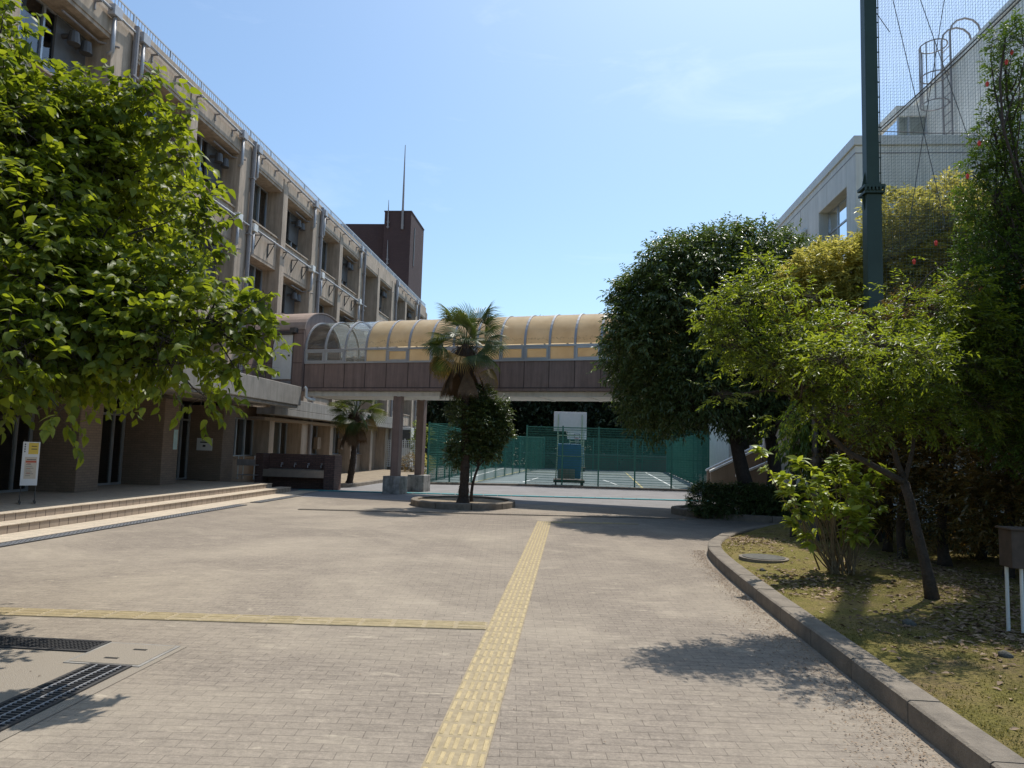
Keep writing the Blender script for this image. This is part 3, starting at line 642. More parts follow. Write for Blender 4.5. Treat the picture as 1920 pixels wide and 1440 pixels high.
# conduits, junction boxes, drops, brackets
def conduit_run(k0, z, top):
    ya = yk(k0) + pw(k0) / 2 + .25; yb = yk(k0 + 2) - pw(k0 + 2) / 2 - .1
    x = XF + .10
    c = MB(); c.tube([(x, ya, z), (x, yb, z)], .042, 8); c.tube([(x, yb, z), (x, yb + .4, z - .02), (x - .02, yb + 1.3, z), (x, yb + 1.35, z)], .035, 6)
    c.build('conduit', METAL, school, smooth=True)
    for y in (ya, yb):
        d = MB(); d.tube([(x, y, z - .12), (x, y, z - (1.05 if top else .95)), (x - .12, y, z - (1.12 if top else 1.02))], .05, 8); d.build('conduit_drop', METAL, school, smooth=True)
        j = MB(); j.box(x - .1, y - .16, z - .13, x + .10, y + .16, z + .15); j.build('junction_box', METAL if top else WHITEP, school, bevel=.01)
    for i in range(5):
        b_ = MB(); y = ya + (yb - ya) * (i + .5) / 5
        if top:
            b_.box(XF - .05, y - .02, z - .10, x + .06, y + .02, z - .06); b_.box(XF - .05, y - .02, z - .3, XF - .0, y + .02, z - .1)
        else:
            b_.box(XF - .15, y - .02, z - .09, x + .05, y + .02, z - .055); b_.box(XF - .145, y - .02, z - .62, XF - .11, y + .02, z - .09)
            b_.tube([(XF - .13, y, z - .6), (x + .03, y, z - .09)], .02, 4)
        b_.build('bracket', PIPEG if top else DARKM, school)
for k in (-4, -2, 0, 2, 6):
    conduit_run(k, 12.52, True)
    if k < 4: conduit_run(k, 9.52, False)
for k in (-4, -2, 0, 2, 4, 6, 8):
    y = yk(k) + pw(k) / 2 - .06 if k != 4 else yk(k) + .2
    d = MB(); d.tube([(XF + .09, y, 12.7), (XF + .09, y, .3 if k > 0 else 3.6)], .075, 8)
    for z in (11.3, 9.2, 7.1, 5.0): d.box(XF - .01, y - .11, z - .025, XF + .17, y + .11, z + .025)
    d.build('downpipe', PIPEG, school, smooth=False)
r_ = MB()                                                                # low rail on the parapet
x = XF - .26
for z in (13.0, 13.26): r_.box(x - .02, YB, z, x + .02, YE, z + .035)
y = YB
while y < YE:
    r_.box(x - .008, y, 13.03, x + .008, y + .022, 13.26); y += .13
y = YB
while y < YE:
    r_.box(x - .022, y, 12.98, x + .022, y + .05, 13.29); y += 1.8
r_.build('roof_railing', ALU, school)
# ledge over the ground floor beyond the entrance
l_ = MB(); l_.box(XF - .1, 26.4, 2.72, XF + .62, 47.5, 2.98); l_.box(XF + .42, 26.4, 2.985, XF + .62, 47.5, 3.42); l_.box(XF - .1, 47.3, 2.985, XF + .42, 47.5, 3.42)
l_.build('ledge', CONC2, school, bevel=.015)
# canopy over the entrance
c_ = MB(); c_.box(XF - 1.6, -2, 3.0, -9.75, 24.15, 3.18); c_.box(-9.75, -2, 2.96, -9.5, 24.2, 3.62); c_.box(XF + .02, 23.95, 2.96, -9.75, 24.2, 3.62)
c_.box(-9.80, -2, 2.86, -9.56, 24.1, 2.958)
can = c_.build('canopy', CONC2, school, bevel=.02)
d_ = MB(); d_.tube([(-9.42, 24.28, 3.62), (-9.38, 24.33, 3.58), (-9.38, 24.33, 3.28), (-9.25, 24.4, 3.2), (-9.1, 24.5, 3.18)], .055, 8); d_.build('drain_elbow', WHITEP, can, smooth=True)
# entrance piers, glass doors
for k in (-4, -3, -2, -1, 0):
    p = MB(); p.box(XF - 1.7, yk(k) - .42, .28, XF + .0, yk(k) + .42, 2.86); p.build('entrance_pier', PIERM, school, bevel=.01)
    if k < 0:
        ya, yb = yk(k) + .42, yk(k + 1) - .42
        f = MB(); x = XF - 1.25
        for y in (ya + .02, ya + .55, (ya + yb) / 2 - .02, yb - .55, yb - .07): f.box(x, y, .3, x + .06, y + .05, 2.86)
        f.box(x, ya, 2.3, x + .055, yb, 2.36); f.box(x, ya, .3, x + .05, yb, .36)
        f.tube([(x + .1, (ya + yb) / 2 - .15, .9), (x + .1, (ya + yb) / 2 - .15, 1.9)], .018, 6)
        dr = f.build('entrance_door', ALU, school)
        g = MB(); g.quad((x + .02, ya, .32), (x + .02, yb, .32), (x + .02, yb, 2.85), (x + .02, ya, 2.85)); g.build('pane', GLASSD, dr)
# ground floor bays beyond the entrance
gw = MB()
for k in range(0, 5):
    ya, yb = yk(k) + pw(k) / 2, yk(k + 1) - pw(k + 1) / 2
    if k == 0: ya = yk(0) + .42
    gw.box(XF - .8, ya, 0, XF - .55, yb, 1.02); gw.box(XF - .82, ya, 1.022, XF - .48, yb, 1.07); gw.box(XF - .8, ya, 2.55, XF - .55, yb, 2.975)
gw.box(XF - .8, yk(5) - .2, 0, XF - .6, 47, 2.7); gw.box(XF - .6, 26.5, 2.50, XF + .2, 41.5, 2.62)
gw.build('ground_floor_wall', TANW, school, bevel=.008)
for k in range(0, 5):
    ya, yb = yk(k) + (.42 if k == 0 else pw(k) / 2), yk(k + 1) - pw(k + 1) / 2
    window(ya + .003, yb - .003, 1.08, 2.54, XF - .72, 'curtain', 200 + k)
for k in (2, 3):
    bx_ = MB(); bx_.box(XF - .55, yk(k + 1) - 1.0, 1.35, XF - .35, yk(k + 1) - .55, 1.95); bx_.build('meter_box', TANW, school, bevel=.01)
# brown wing panel where the footbridge meets the wall
wp = MB(); wp.box(XF + .004, 24.55, 3.62, XF + .35, 26.6, 5.9); wp.build('wing_panel', BROWN, school, bevel=.01)
# plaques
t = thing('wall_plaque', 'small white wall plaque with a dark emblem right of the entrance doors', 'plaque', (XF + .0, 23.6, 1.5))
PY0 = 22.42
mb = MB(); mb.box(XF - .9, yk(0) - .455, 1.30, XF - .35, yk(0) - .425, 1.72); pl = mb.build('board', PAPERW, t)
mb = MB(); mb.box(XF - .78, yk(0) - .460, 1.56, XF - .47, yk(0) - .456, 1.60); mb.box(XF - .68, yk(0) - .460, 1.42, XF - .58, yk(0) - .456, 1.49); mb.build('emblem', INK, pl)
mb = MB(); mb.box(XF + .004, yk(-1) + .12, 1.35, XF + .012, yk(-1) + .34, 1.95)
tag(mb.build('wall_notice', plain('pale_teal_paper', (.45, .62, .62), .7)), 'pale teal paper notice taped on an entrance pier', 'notice')

# entrance deck and steps
st = thing('entrance_steps', 'tiled two-step entrance terrace with cream treads and ridged risers', 'steps', (-10, 12, 0))
SX = [-9.45, -9.86]; SE = [23.6, 23.0]
mb = MB(); mb.box(-9.86, -2, .0, SX[0], SE[0], .138); mb.box(-13.3, -2, 0, SX[1], SE[1], .278); mb.build('riser', RISER, st)
mb = MB(); mb.box(-9.88, -2, .14, SX[0] + .015, SE[0] + .015, .158); mb.box(-13.9, -2, .28, SX[1] + .015, SE[1] + .015, .298); mb.build('tread', STEP, st, bevel=.004)
mb = MB(); mb.box(-9.45, -2, -.002, -8.78, 24.6, .006); struct(mb.build('step_apron', STEP))

# ------------------------------------------------------------------ tower behind
tw = thing('brick_tower', 'dark brown brick tower with lightning rods behind the school roof', 'tower', (-17, 64, 0))
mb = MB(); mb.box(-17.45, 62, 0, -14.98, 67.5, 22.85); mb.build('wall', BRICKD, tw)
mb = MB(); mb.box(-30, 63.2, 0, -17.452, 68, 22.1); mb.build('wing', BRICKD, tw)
mb = MB(); mb.box(-17.5, 61.95, 22.852, -14.93, 67.55, 22.95); mb.build('coping', BROWND, tw)
mb = MB(); mb.box(-14.978, 63.4, 18.2, -14.93, 63.65, 21.8); mb.box(-14.978, 63.4, 12.3, -14.80, 64.3, 15.2); mb.build('louvre', DARKM, tw)
def rod(x, y0_, y1_, r0):
    a = at(x[0], y0_, 61.9); b = at(x[1], y1_, 61.9); q = MB(); q.tube([b, a.lerp(b, .5), a], [r0, r0 * .7, r0 * .25], 6)
    for t_ in (0.05, 0.22): p = b.lerp(a, t_); q.box(p.x - .12, 61.85, p.z - .04, p.x + .12, 62.0, p.z + .04)
    q.build('lightning_rod', PIPEG, tw)
rod((760, 754), 272, 430, .12); rod((729, 727), 375, 428, .08); rod((727, 726), 450, 496, .08)

# ------------------------------------------------------------------ footbridge
BO = Vector((-6.2, 24.35, 0)); BA = math.atan2(-.25, .968)
bridge = thing('footbridge', 'covered brown footbridge with a yellow vaulted roof crossing the plaza', 'footbridge', BO, rz=BA)
S0, PITCHB, NP = -3.785, 0.8535, 21
S1 = S0 + PITCHB * NP; WD = 2.35; RAD = WD / 2 - .03; ZS = 5.08
mb = MB()
mb.box(S0, 0, 3.69, S1, .12, 4.56); mb.box(S0, WD - .12, 3.69, S1, WD, 4.56); mb.box(S0, -.03, 3.57, S1, .14, 3.686); mb.box(S0, WD - .14, 3.57, S1, WD + .03, 3.686)
mb.build('side_panel', BROWN, bridge, False)
mb = MB(); mb.box(S0, .125, 3.72, S1, WD - .125, 3.85); mb.box(S0, .15, 3.40, S1, WD - .15, 3.56)
for i in range(11): s_ = S0 + .4 + i * 1.7; mb.box(s_, .145, 3.385, s_ + .12, WD - .145, 3.72)
mb.build('deck', OFFW, bridge, False)
mb = MB()
for i in range(NP + 1):
    s_ = S0 + i * PITCHB
    mb.box(s_ - .012, -.006, 3.69, s_ + .012, .0, 4.56)
mb.box(S0, -.034, 3.66, S1, -.03, 3.685)
mb.build('panel_joint', BROWND, bridge, False)
mb = MB()
for y in (0, WD):
    for z in (4.56, 5.035): mb = MB(); mb.box(S0, y - .037, z, S1, y + .037, z + .062); mb.build('rail', ALU, bridge, False)
for i in range(NP + 1):
    s_ = S0 + i * PITCHB; q = MB(); n_ = 20; vs = []
    for j in range(n_ + 1):
        a = math.pi * j / n_
        for rr, ds in ((RAD + .045, -.035), (RAD + .045, .035), (RAD - .02, .035), (RAD - .02, -.035)): vs.append((s_ + ds, WD / 2 - rr * math.cos(a), ZS + rr * 1.02 * math.sin(a)))
    q.add(vs, [(4 * j + t_, 4 * j + (t_ + 1) % 4, 4 * j + 4 + (t_ + 1) % 4, 4 * j + 4 + t_) for j in range(n_) for t_ in range(4)])
    for y in (0, WD): q.box(s_ - .03, y - .03, 4.621, s_ + .03, y + .03, 5.03)
    q.build('rib', METAL, bridge, False)
def vault(i, mat):
    a0 = S0 + i * PITCHB + .035; a1 = a0 + PITCHB - .07; q = MB(); n_ = 16; vs = []
    for j in range(n_ + 1):
        a = math.pi * (0.01 + .98 * j / n_); y = WD / 2 - RAD * math.cos(a); z = ZS + .02 + RAD * 1.02 * math.sin(a); vs += [(a0, y, z), (a1, y, z)]
    q.add(vs, [(2 * j, 2 * j + 1, 2 * j + 3, 2 * j + 2) for j in range(n_)])
    q.build('roof_panel', mat, bridge, False, smooth=True)
    for y in (.0, WD):
        q = MB(); q.quad((a0, y, 4.62), (a1, y, 4.62), (a1, y, 5.03), (a0, y, 5.03))
        pn = q.build('side_light', mat, bridge, False)
        if not (i % 3 != 2 and i != 3 or i == 1): continue
        q = MB(); y += -.02 if y == 0 else .02
        if 1:
            q.box(a0, y - .02, 4.622, a1, y + .02, 4.675); q.box(a0, y - .02, 4.965, a1, y + .02, 5.028); q.box(a0, y - .02, 4.675, a0 + .06, y + .02, 4.965); q.box(a1 - .06, y - .02, 4.675, a1, y + .02, 4.965)
        q.build('sash', ALU, pn, False)
for i in range(NP): vault(i, GLASSC if i < 3 else YROOF)
# entry box against the school, with its own barrel roof and door
E0, E1 = -5.75, S0 - .02
mb = MB(); mb.box(E0, -.12, 3.55, E1, .0, 5.84); mb.box(E0, WD, 3.55, E1, WD + .12, 5.84); mb.box(E0, .0, 3.55, E1, WD, 3.7)
n_ = 16; RB = WD / 2 + .1
for (sa, sb) in ((E1 - .08, E1),):
    vs = []
    for j in range(n_ + 1):
        a = math.pi * j / n_
        for rr, s_ in ((RB, sa), (RB, sb), (RAD - .05, sb), (RAD - .05, sa)):
            zz = (5.83 + rr * .62 * math.sin(a)) if rr == RB else (ZS + rr * 1.02 * math.sin(a))
            vs.append((s_, WD / 2 - rr * math.cos(a), zz))
    mb.add(vs, [(4 * j + t_, 4 * j + (t_ + 1) % 4, 4 * j + 4 + (t_ + 1) % 4, 4 * j + 4 + t_) for j in range(n_) for t_ in range(4)])
mb.build('entry_box', BROWN, bridge, False)
mb = MB(); n_ = 18
for (sa, sb, R_) in ((E0 + .15, E1 + .04, RB + .04), (E0 - .1, E0 + .16, RB + .12)):
    vs = []
    for j in range(n_ + 1):
        a = math.pi * j / n_
        for rr, s_ in ((R_, sa), (R_, sb), (R_ - .05, sb), (R_ - .05, sa)): vs.append((s_, WD / 2 - rr * math.cos(a), 5.84 + rr * .62 * math.sin(a)))
    mb.add(vs, [(4 * j + t_, 4 * j + (t_ + 1) % 4, 4 * j + 4 + (t_ + 1) % 4, 4 * j + 4 + t_) for j in range(n_) for t_ in range(4)])
mb.build('entry_roof', BROWNL, bridge, False, smooth=False)
mb = MB()
for s_ in (E0 + .35, -5.14, -4.24): mb.box(s_ - .01, -.126, 3.56, s_ + .01, -.12, 5.83)
mb.box(E0, -.125, 4.58, -5.16, -.1205, 4.6); mb.box(-4.22, -.125, 4.58, E1, -.1205, 4.6); mb.box(E0, -.125, 5.68, E1, -.1205, 5.70)
mb.build('panel_joint', BROWND, bridge, False)
mb = MB(); mb.box(-5.10, -.16, 3.98, -4.27, -.122, 5.64); dd = mb.build('service_door', WHITEP, bridge, False, bevel=.006)
mb = MB(); mb.box(-4.40, -.19, 4.83, -4.35, -.16, 4.89); mb.tube([(-4.375, -.16, 4.86), (-4.375, -.21, 4.86)], .02, 6); mb.build('handle', DARKM, dd, False)
mb = MB(); mb.box(-5.2, -.28, 5.66, -4.2, -.127, 5.70); mb.box(-4.28, -.33, 5.70, -4.06, -.13, 5.88); mb.tube([(-5.7, -.16, 5.78), (-5.1, -.2, 5.76), (-4.3, -.2, 5.74)], .02, 5); mb.build('door_hood', DARKM, bridge, False)
mb = MB(); mb.box(-4.7, -.14, 3.72, -4.27, -.122, 3.93); mb.build('vent_grille', PIPEG, bridge, False)
for (s_, y) in ((0.0, .32), (0.02, WD - .22), (13.9, .32), (13.9, WD - .22)):
    q = MB(); q.box(s_ - .145, y - .13, .60, s_ + .145, y + .13, 3.40); q.build('column', BROWN, bridge, False, bevel=.01)
    q = MB(); q.box(s_ - .33, y - .30, -.03, s_ + .33, y + .30, .60); q.build('plinth', MATS.get('stained_plinth') or plain('stained_plinth', (0.40, 0.38, 0.35), .9, var=.45, scale=4.5, streak=.55, bump=.3), bridge, False, bevel=.015)

# ------------------------------------------------------------------ pale hall on the right
HX, HY = 7.5, 19.3
hall = thing('hall_building', 'pale two-level hall with roof ladder and net-covered wall on the right', 'hall', (HX, HY, 0))
w = MB()
WY0, WY1, WZ0, WZ1 = 19.95, 22.2, 7.3, 9.25          # deep window in the side wall
w.box(HX, HY, 3.2, HX + .6, WY0, 10.15); w.box(HX, WY1, 3.2, HX + .6, 40, 10.15); w.box(HX, WY0, 3.2, HX + .6, WY1, WZ0); w.box(HX, WY0, WZ1, HX + .6, WY1, 10.15)
w.box(HX + .6, HY, -.05, 26, HY + .5, 10.15); w.box(HX, HY, -.05, HX + .6, HY + .5, 3.198)
w.box(HX, 34.8, -.05, HX + .6, 40, 3.198); w.box(HX + .6, 39.5, -.05, 26, 40, 10.15)
w.box(HX + 2.2, HY + .5, -.05, HX + 2.4, 39.5, 3.2); w.box(HX + .6, HY + .5, 3.2, 26, 39.5, 3.4)
w.box(HX + .02, HY + .02, 10.152, 26, 39.98, 10.3)
w.build('wall', OFFW, hall, bevel=.01)
w = MB()
w.box(HX - .05, HY - .05, 10.155, HX + .25, 40.05, 10.42); w.box(HX + .25, HY - .05, 10.155, 26, HY + .25, 10.42)
w.build('coping', WHITEP, hall, bevel=.01)
w = MB(); w.box(HX - .008, HY - .008, 9.93, HX - .001, 39.9, 9.955); w.box(HX - .001, HY - .008, 9.93, 26, HY - .001, 9.955)
for y in (23.9, 28.2, 32.5): w.box(HX - .006, y, 3.3, HX - .001, y + .02, 9.9)
for x in (10.4, 14): w.box(x, HY - .006, 3.3, x + .02, HY - .001, 9.9)
w.build('wall_joint', PIPEG, hall)
f = MB(); x = HX + .28
for y in (WY0, WY0 + .72, WY0 + 1.45, WY1 - .05): f.box(x, y, WZ0, x + .06, y + .05, WZ1)
for z in (WZ0, WZ0 + 1.25, WZ1 - .05): f.box(x + .003, WY0, z, x + .055, WY1, z + .05)
fr = f.build('window', ALU, hall)
g = MB(); g.quad((x + .03, WY0, WZ0), (x + .03, WY1, WZ0), (x + .03, WY1, WZ1), (x + .03, WY0, WZ1)); g.build('pane', GLASSW, fr)
g = MB(); g.box(HX + .37, WY0 + .01, WZ0 + .01, HX + .39, WY1 - .01, WZ1 - .01); g.build('sky_reflection', CURB, fr)  # pale blue sheet behind the glass, standing for reflected sky
d = MB(); d.tube([(HX - .1, 23.35, 3.2), (HX - .1, 23.35, 9.0), (HX - .02, 23.35, 9.1)], .075, 8); d.tube([(HX - .1, 23.35, 8.9), (HX - .1, 23.35, 9.08)], .1, 8); d.build('downpipe', OFFW, hall, smooth=True)
UX = 11.5
w = MB(); w.box(UX, 16.0, 10.3, 26, 39.9, 13.85); w.box(UX, 16.0, -.05, 26, HY - .06, 10.3); w.build('upper_block', OFFW, hall, bevel=.01)
w = MB(); w.box(UX - .05, 15.95, 13.852, 26, 39.95, 14.08); w.build('upper_coping', WHITEP, hall, bevel=.01)
w = MB()
for y in (20.6, 24.6): w.box(UX - .006, y, 10.5, UX - .001, y + .02, 13.8)
w.build('upper_joint', PIPEG, hall)
o_ = MB(); o_.box(UX - .94, 23.66, 10.43, UX - .002, 26.1, 11.7); o_.build('bay_base', OFFW, hall)
o_ = MB(); o_.box(UX - 1.0, 23.6, 13.05, UX - .002, 26.2, 13.4); bw = o_.build('bay_window', OFFW, hall)
f = MB()
for (x, y) in ((UX - .95, 23.65), (UX - .62, 23.65), (UX - .06, 23.65), (UX - .95, 25.0), (UX - .95, 26.1)): f.box(x, y, 11.7, x + .055, y + .055, 13.05)
f.build('frame', ALU, bw)
g = MB(); g.quad((UX - .93, 23.69, 11.71), (UX - .02, 23.69, 11.71), (UX - .02, 23.69, 13.04), (UX - .93, 23.69, 13.04)); g.quad((UX - .92, 23.7, 11.71), (UX - .92, 26.15, 11.71), (UX - .92, 26.15, 13.04), (UX - .92, 23.7, 13.04)); g.build('pane', GLASSW, bw)
# caged roof ladder
LY = 21.9; lx = UX - .12
l_ = MB()
for dy in (0, .5):
    l_.tube([(lx, LY + dy, 10.4), (lx, LY + dy, 14.9)] + [(lx + .45 - .45 * math.cos(a), LY + dy, 14.9 + .45 * math.sin(a)) for a in (.5, 1.0, 1.57, 2.1, 2.6, 3.14)] + [(lx + .9, LY + dy, 14.1)], .03, 6)
for i in range(14): l_.tube([(lx, LY, 10.6 + i * .3), (lx, LY + .5, 10.6 + i * .3)], .015, 5)
lad = l_.build('ladder', PIPEG, hall)
c_ = MB()
for z in (12.7, 13.6, 14.6):
    c_.tube([(lx - .38 + .38 * math.cos(a) - .0, LY + .25 + .42 * math.sin(a), z) for a in [math.pi * 2 * i / 14 for i in range(15)]], .02, 5)
for a in (2.0, 2.6, 3.14, 3.7, 4.3): c_.tube([(lx - .38 + .38 * math.cos(a), LY + .25 + .42 * math.sin(a), 12.7), (lx - .38 + .38 * math.cos(a), LY + .25 + .42 * math.sin(a), 14.6)], .017, 5)
c_.build('cage', PIPEG, lad)
# outdoor stair in front of the hall's far entrance
stair = thing('outdoor_stair', 'tan outdoor stair with sloping parapets and white caps beside the court', 'stair', (6.5, 28, 0))
a0, a1, a2 = Vector((5.2, 27.6, 1.02)), Vector((7.1, 27.6, 1.95)), Vector((6.0, 0, .98))
def para(mb, mc, x0, z0, x1, z1, y, t, x2):
    V = [(x0, y, -.05), (x1, y, -.05), (x1, y, z1), (x0, y, z0)]
    mb.add(V + [(p[0], p[1] + t, p[2]) for p in V], [(0, 1, 2, 3), (7, 6, 5, 4), (0, 3, 7, 4), (1, 5, 6, 2), (3, 2, 6, 7), (0, 4, 5, 1)])
    C_ = [(x0 - .04, y - .04, z0 + .003), (x1, y - .04, z1 + .003), (x1, y - .04, z1 + .08), (x0 - .04, y - .04, z0 + .08)]
    mc.add(C_ + [(p[0], p[1] + t + .08, p[2]) for p in C_], [(0, 1, 2, 3), (7, 6, 5, 4), (0, 3, 7, 4), (1, 5, 6, 2), (3, 2, 6, 7), (0, 4, 5, 1)])
for q_ in ((5.30, 1.0, 7.2, 1.98, 27.6, .18), (6.05, .9, 7.2, 1.45, 26.6, .15), (5.50, 1.0, 7.2, 1.9, 29.4, .18)):
    pa, pc = MB(), MB(); para(pa, pc, *q_, 0); pc.build('cap', WHITEP, pa.build('parapet', TANW, stair))
s_ = MB()
for i in range(8): s_.box(5.4 + i * .25, 27.785, -.05, 7.45, 29.39, .15 * (i + 1))
s_.build('stair_steps', CONC2, stair)
s_ = MB(); s_.box(7.21, 27.5, 1.9, 9.6, 29.6, 2.1); s_.box(7.21, 27.5, 2.102, 9.6, 27.65, 2.95); s_.build('landing', OFFW, stair)

# ------------------------------------------------------------------ green welded-mesh court fences
def mesh_fence(name, label, a, b, h, nposts, z0=.05, cell=.05, cellz=.11, wire=.006, hw=.009, net=False, posts=True, bar=True):
    a, b = Vector((a[0], a[1], 0)), Vector((b[0], b[1], 0)); L = (b - a).length; ang = math.atan2(b.y - a.y, b.x - a.x)
    t = thing(name, label, 'fence', (a.x, a.y, 0), 'green fences around the ball court', rz=ang)
    q = MB(); vs, fs = [], []
    k = int(L / cell)
    for i in range(k + 1):
        x = L * i / k; q.add([(x - wire, 0, z0), (x + wire, 0, z0), (x, wire * 1.4, z0), (x - wire, 0, h), (x + wire, 0, h), (x, wire * 1.4, h)], [(0, 1, 4, 3), (1, 2, 5, 4), (2, 0, 3, 5)])
    kz = int((h - z0) / cellz)
    for i in range(kz + 1):
        z = z0 + (h - z0) * i / kz; q.add([(0, -hw, z - hw), (0, hw, z), (0, -hw, z + hw), (L, -hw, z - hw), (L, hw, z), (L, -hw, z + hw)], [(0, 1, 4, 3), (1, 2, 5, 4), (2, 0, 3, 5)])
    q.build('mesh_panel', GREENF, t, False)
    if bar:
            for zb in ((h + z0) * .5, h): q = MB(); q.box(0, -.025, zb - .02, L, -.006, zb + .02); q.build('crossbar', GREENF, t, False)
    if posts:
        for i in range(nposts):
            x = L * i / (nposts - 1); p = MB(); p.box(x - .035, -.03, -.03, x + .035, .045, h + .06); p.box(x - .04, -.036, h + .06, x + .04, .05, h + .075); p.build('post', GREENF, t, False)
    return t
FH = 2.72
mesh_fence('court_fence', 'front green mesh fence in front of the blue basketball stand', (-2.06, 33.0), (6.25, 33.25), FH, 6)
mesh_fence('court_fence', 'short green mesh fence panel left of the palm, facing the plaza', (-6.55, 32.4), (-4.55, 32.7), FH, 3)
mesh_fence('court_fence', 'long green mesh fence down the left side of the court', (-6.55, 32.45), (-6.6, 62), FH, 14, cell=.09)
mesh_fence('court_fence', 'long green mesh fence down the right side of the court', (6.3, 33.4), (8.3, 62.5), FH, 14, cell=.09)
mesh_fence('court_fence', 'far green fence closing the back of the court', (-6.6, 62.2), (8.3, 63), FH, 8, cell=.07, cellz=.10)
t = thing('hanging_net', 'dark green netting hung across the open left corner of the court', 'net', (-4.5, 33, 0))
q = MB()
pa_, pb_ = Vector((-4.3, 33.4, 0)), Vector((-2.2, 61, 0))
NXn, NZn = 150, 44
def netp(i, j):
    u = i / NXn; v = j / NZn; p = pa_.lerp(pb_, u ** 1.0)
    top = 2.5 + .2 * u; z = .08 + (top - .08) * v + -.25 * math.sin(math.pi * u) * (v ** 3) * .5
    return Vector((p.x + .05 * math.sin(u * 60), p.y, z))
for i in range(0, NXn + 1, 1):
    for j in range(0, NZn, 11): p0, p1 = netp(i, j), netp(i, min(NZn, j + 11)); q.add([p0 + Vector((-.006, 0, 0)), p0 + Vector((.006, 0, 0)), p1 + Vector((.006, 0, 0)), p1 + Vector((-.006, 0, 0))], [(0, 1, 2, 3)])
for j in range(0, NZn + 1, 1):
    for i in range(0, NXn, 10): p0, p1 = netp(i, j), netp(i + 10, j); q.add([p0 + Vector((0, 0, -.005)), p1 + Vector((0, 0, -.005)), p1 + Vector((0, 0, .005)), p0 + Vector((0, 0, .005))], [(0, 1, 2, 3)])
q.build('netting', GREENF, t)
q = MB(); q.tube([netp(i, NZn) for i in range(0, NXn + 1, 10)], .012, 5); q.build('rope', GREENF, t)
mb = MB(); kerb(mb, [(-7.2, 31.4), (-6.4, 31.2), (-4.3, 31.9), (-2.2, 32.6), (.5, 32.5), (6.2, 32.8)], .16, .09, 1.5)
tag(mb.build('court_kerb', KERB), 'low concrete kerb along the front of the court fence', 'kerb')

# ------------------------------------------------------------------ basketball stands
def hoop_stand(name, label, loc, rz, s=1.0, far=False):
    t = thing(name, label, 'basketball stand', loc, 'basketball stands', rz=rz); t.scale = (s, s, s)
    f = MB(); w_ = .72
    for sx in (-1, 1):
        f.tube([(sx * w_, .0, .22), (sx * w_ * .93, .05, 2.0), (sx * w_ * .90, .1, 3.9)], .035, 6)
        f.tube([(sx * w_, .0, .25), (sx * w_, 1.4, .25)], .04, 5); f.tube([(sx * w_ * .9, .15, 3.0), (sx * w_ * .75, 1.3, .3)], .03, 5)
    for z in (1.62, 2.75): f.box(-w_ * .95, .03, z - .025, w_ * .95, .08, z + .025)
    f.build('frame', BSTEEL, t, False)
    b_ = MB(); b_.box(-.9, .14, 2.98, .9, .19, 4.05); b_.build('backboard', BBOARD, t, False, bevel=.01)
    if not far:
        q = MB(); q.box(-.28, .195, 3.08, -.24, .2, 3.5); q.box(.24, .195, 3.08, .28, .2, 3.5); q.box(-.24, .195, 3.46, .24, .2, 3.5); q.box(-.24, .195, 3.08, .24, .2, 3.12)
        q.build('backboard_marking', REDP, t, False)
    else:
        q = MB(); q.box(-.28, .132, 3.12, -.24, .138, 3.5); q.box(.24, .132, 3.12, .28, .138, 3.5); q.box(-.24, .132, 3.46, .24, .138, 3.5); q.box(-.24, .132, 3.12, .24, .138, 3.16)
        q.build('backboard_marking', INK, t, False)
    q = MB(); yy = .45 if not far else -.12
    q.tube([(.225 * math.cos(a), yy + .225 * math.sin(a), 3.05) for a in [2 * math.pi * i / 16 for i in range(17)]], .012, 5); q.box(-.06, min(yy, .16) , 3.02, .06, max(yy, .16) - .2 if not far else .14, 3.06)
    hp = q.build('hoop', REDP, t, False)
    q = MB()
    for i in range(12):
        a = 2 * math.pi * i / 12; b2 = a + .5; q.tube([(.22 * math.cos(a), yy + .22 * math.sin(a), 3.04), (.13 * math.cos(b2), yy + .13 * math.sin(b2), 2.62)], .006, 3); q.tube([(.22 * math.cos(a), yy + .22 * math.sin(a), 3.04), (.13 * math.cos(a - .5), yy + .13 * math.sin(a - .5), 2.62)], .006, 3)
    q.build('net', BBOARD, hp, False)
    p = MB(); p.box(-.64, .10, .42, .64, .30, 2.30); p.build('pad', BLUE, t, False, bevel=.04)
    p = MB(); p.box(-.60, -.14, .40, .02, .02, .92); p.box(.03, -.14, .40, .3, .02, .92); p.build('weight_block', CONC2, t, False, bevel=.015)
    p = MB(); p.box(-.85, -.18, .20, .85, 1.5, .34); p.build('base', WOODB, t, False, bevel=.01)
    for sx in (-.72, .72):
        for y in (-.05, 1.35): q = MB(); q.tube([(sx - .05, y, .10), (sx + .05, y, .10)], .10, 12); q.box(sx - .03, y - .04, .1, sx + .03, y + .04, .2); q.build('wheel', DARKM, t, False)
    return t
hoop_stand('basketball_stand', 'near basketball stand seen from behind with blue pad and white backboard', (-.07, 33.6, .0), 0.02, .86)
hoop_stand('basketball_stand', 'far basketball stand with small white backboard seen through the fence', (.45, 58, .0), 0.0, .86, far=True)

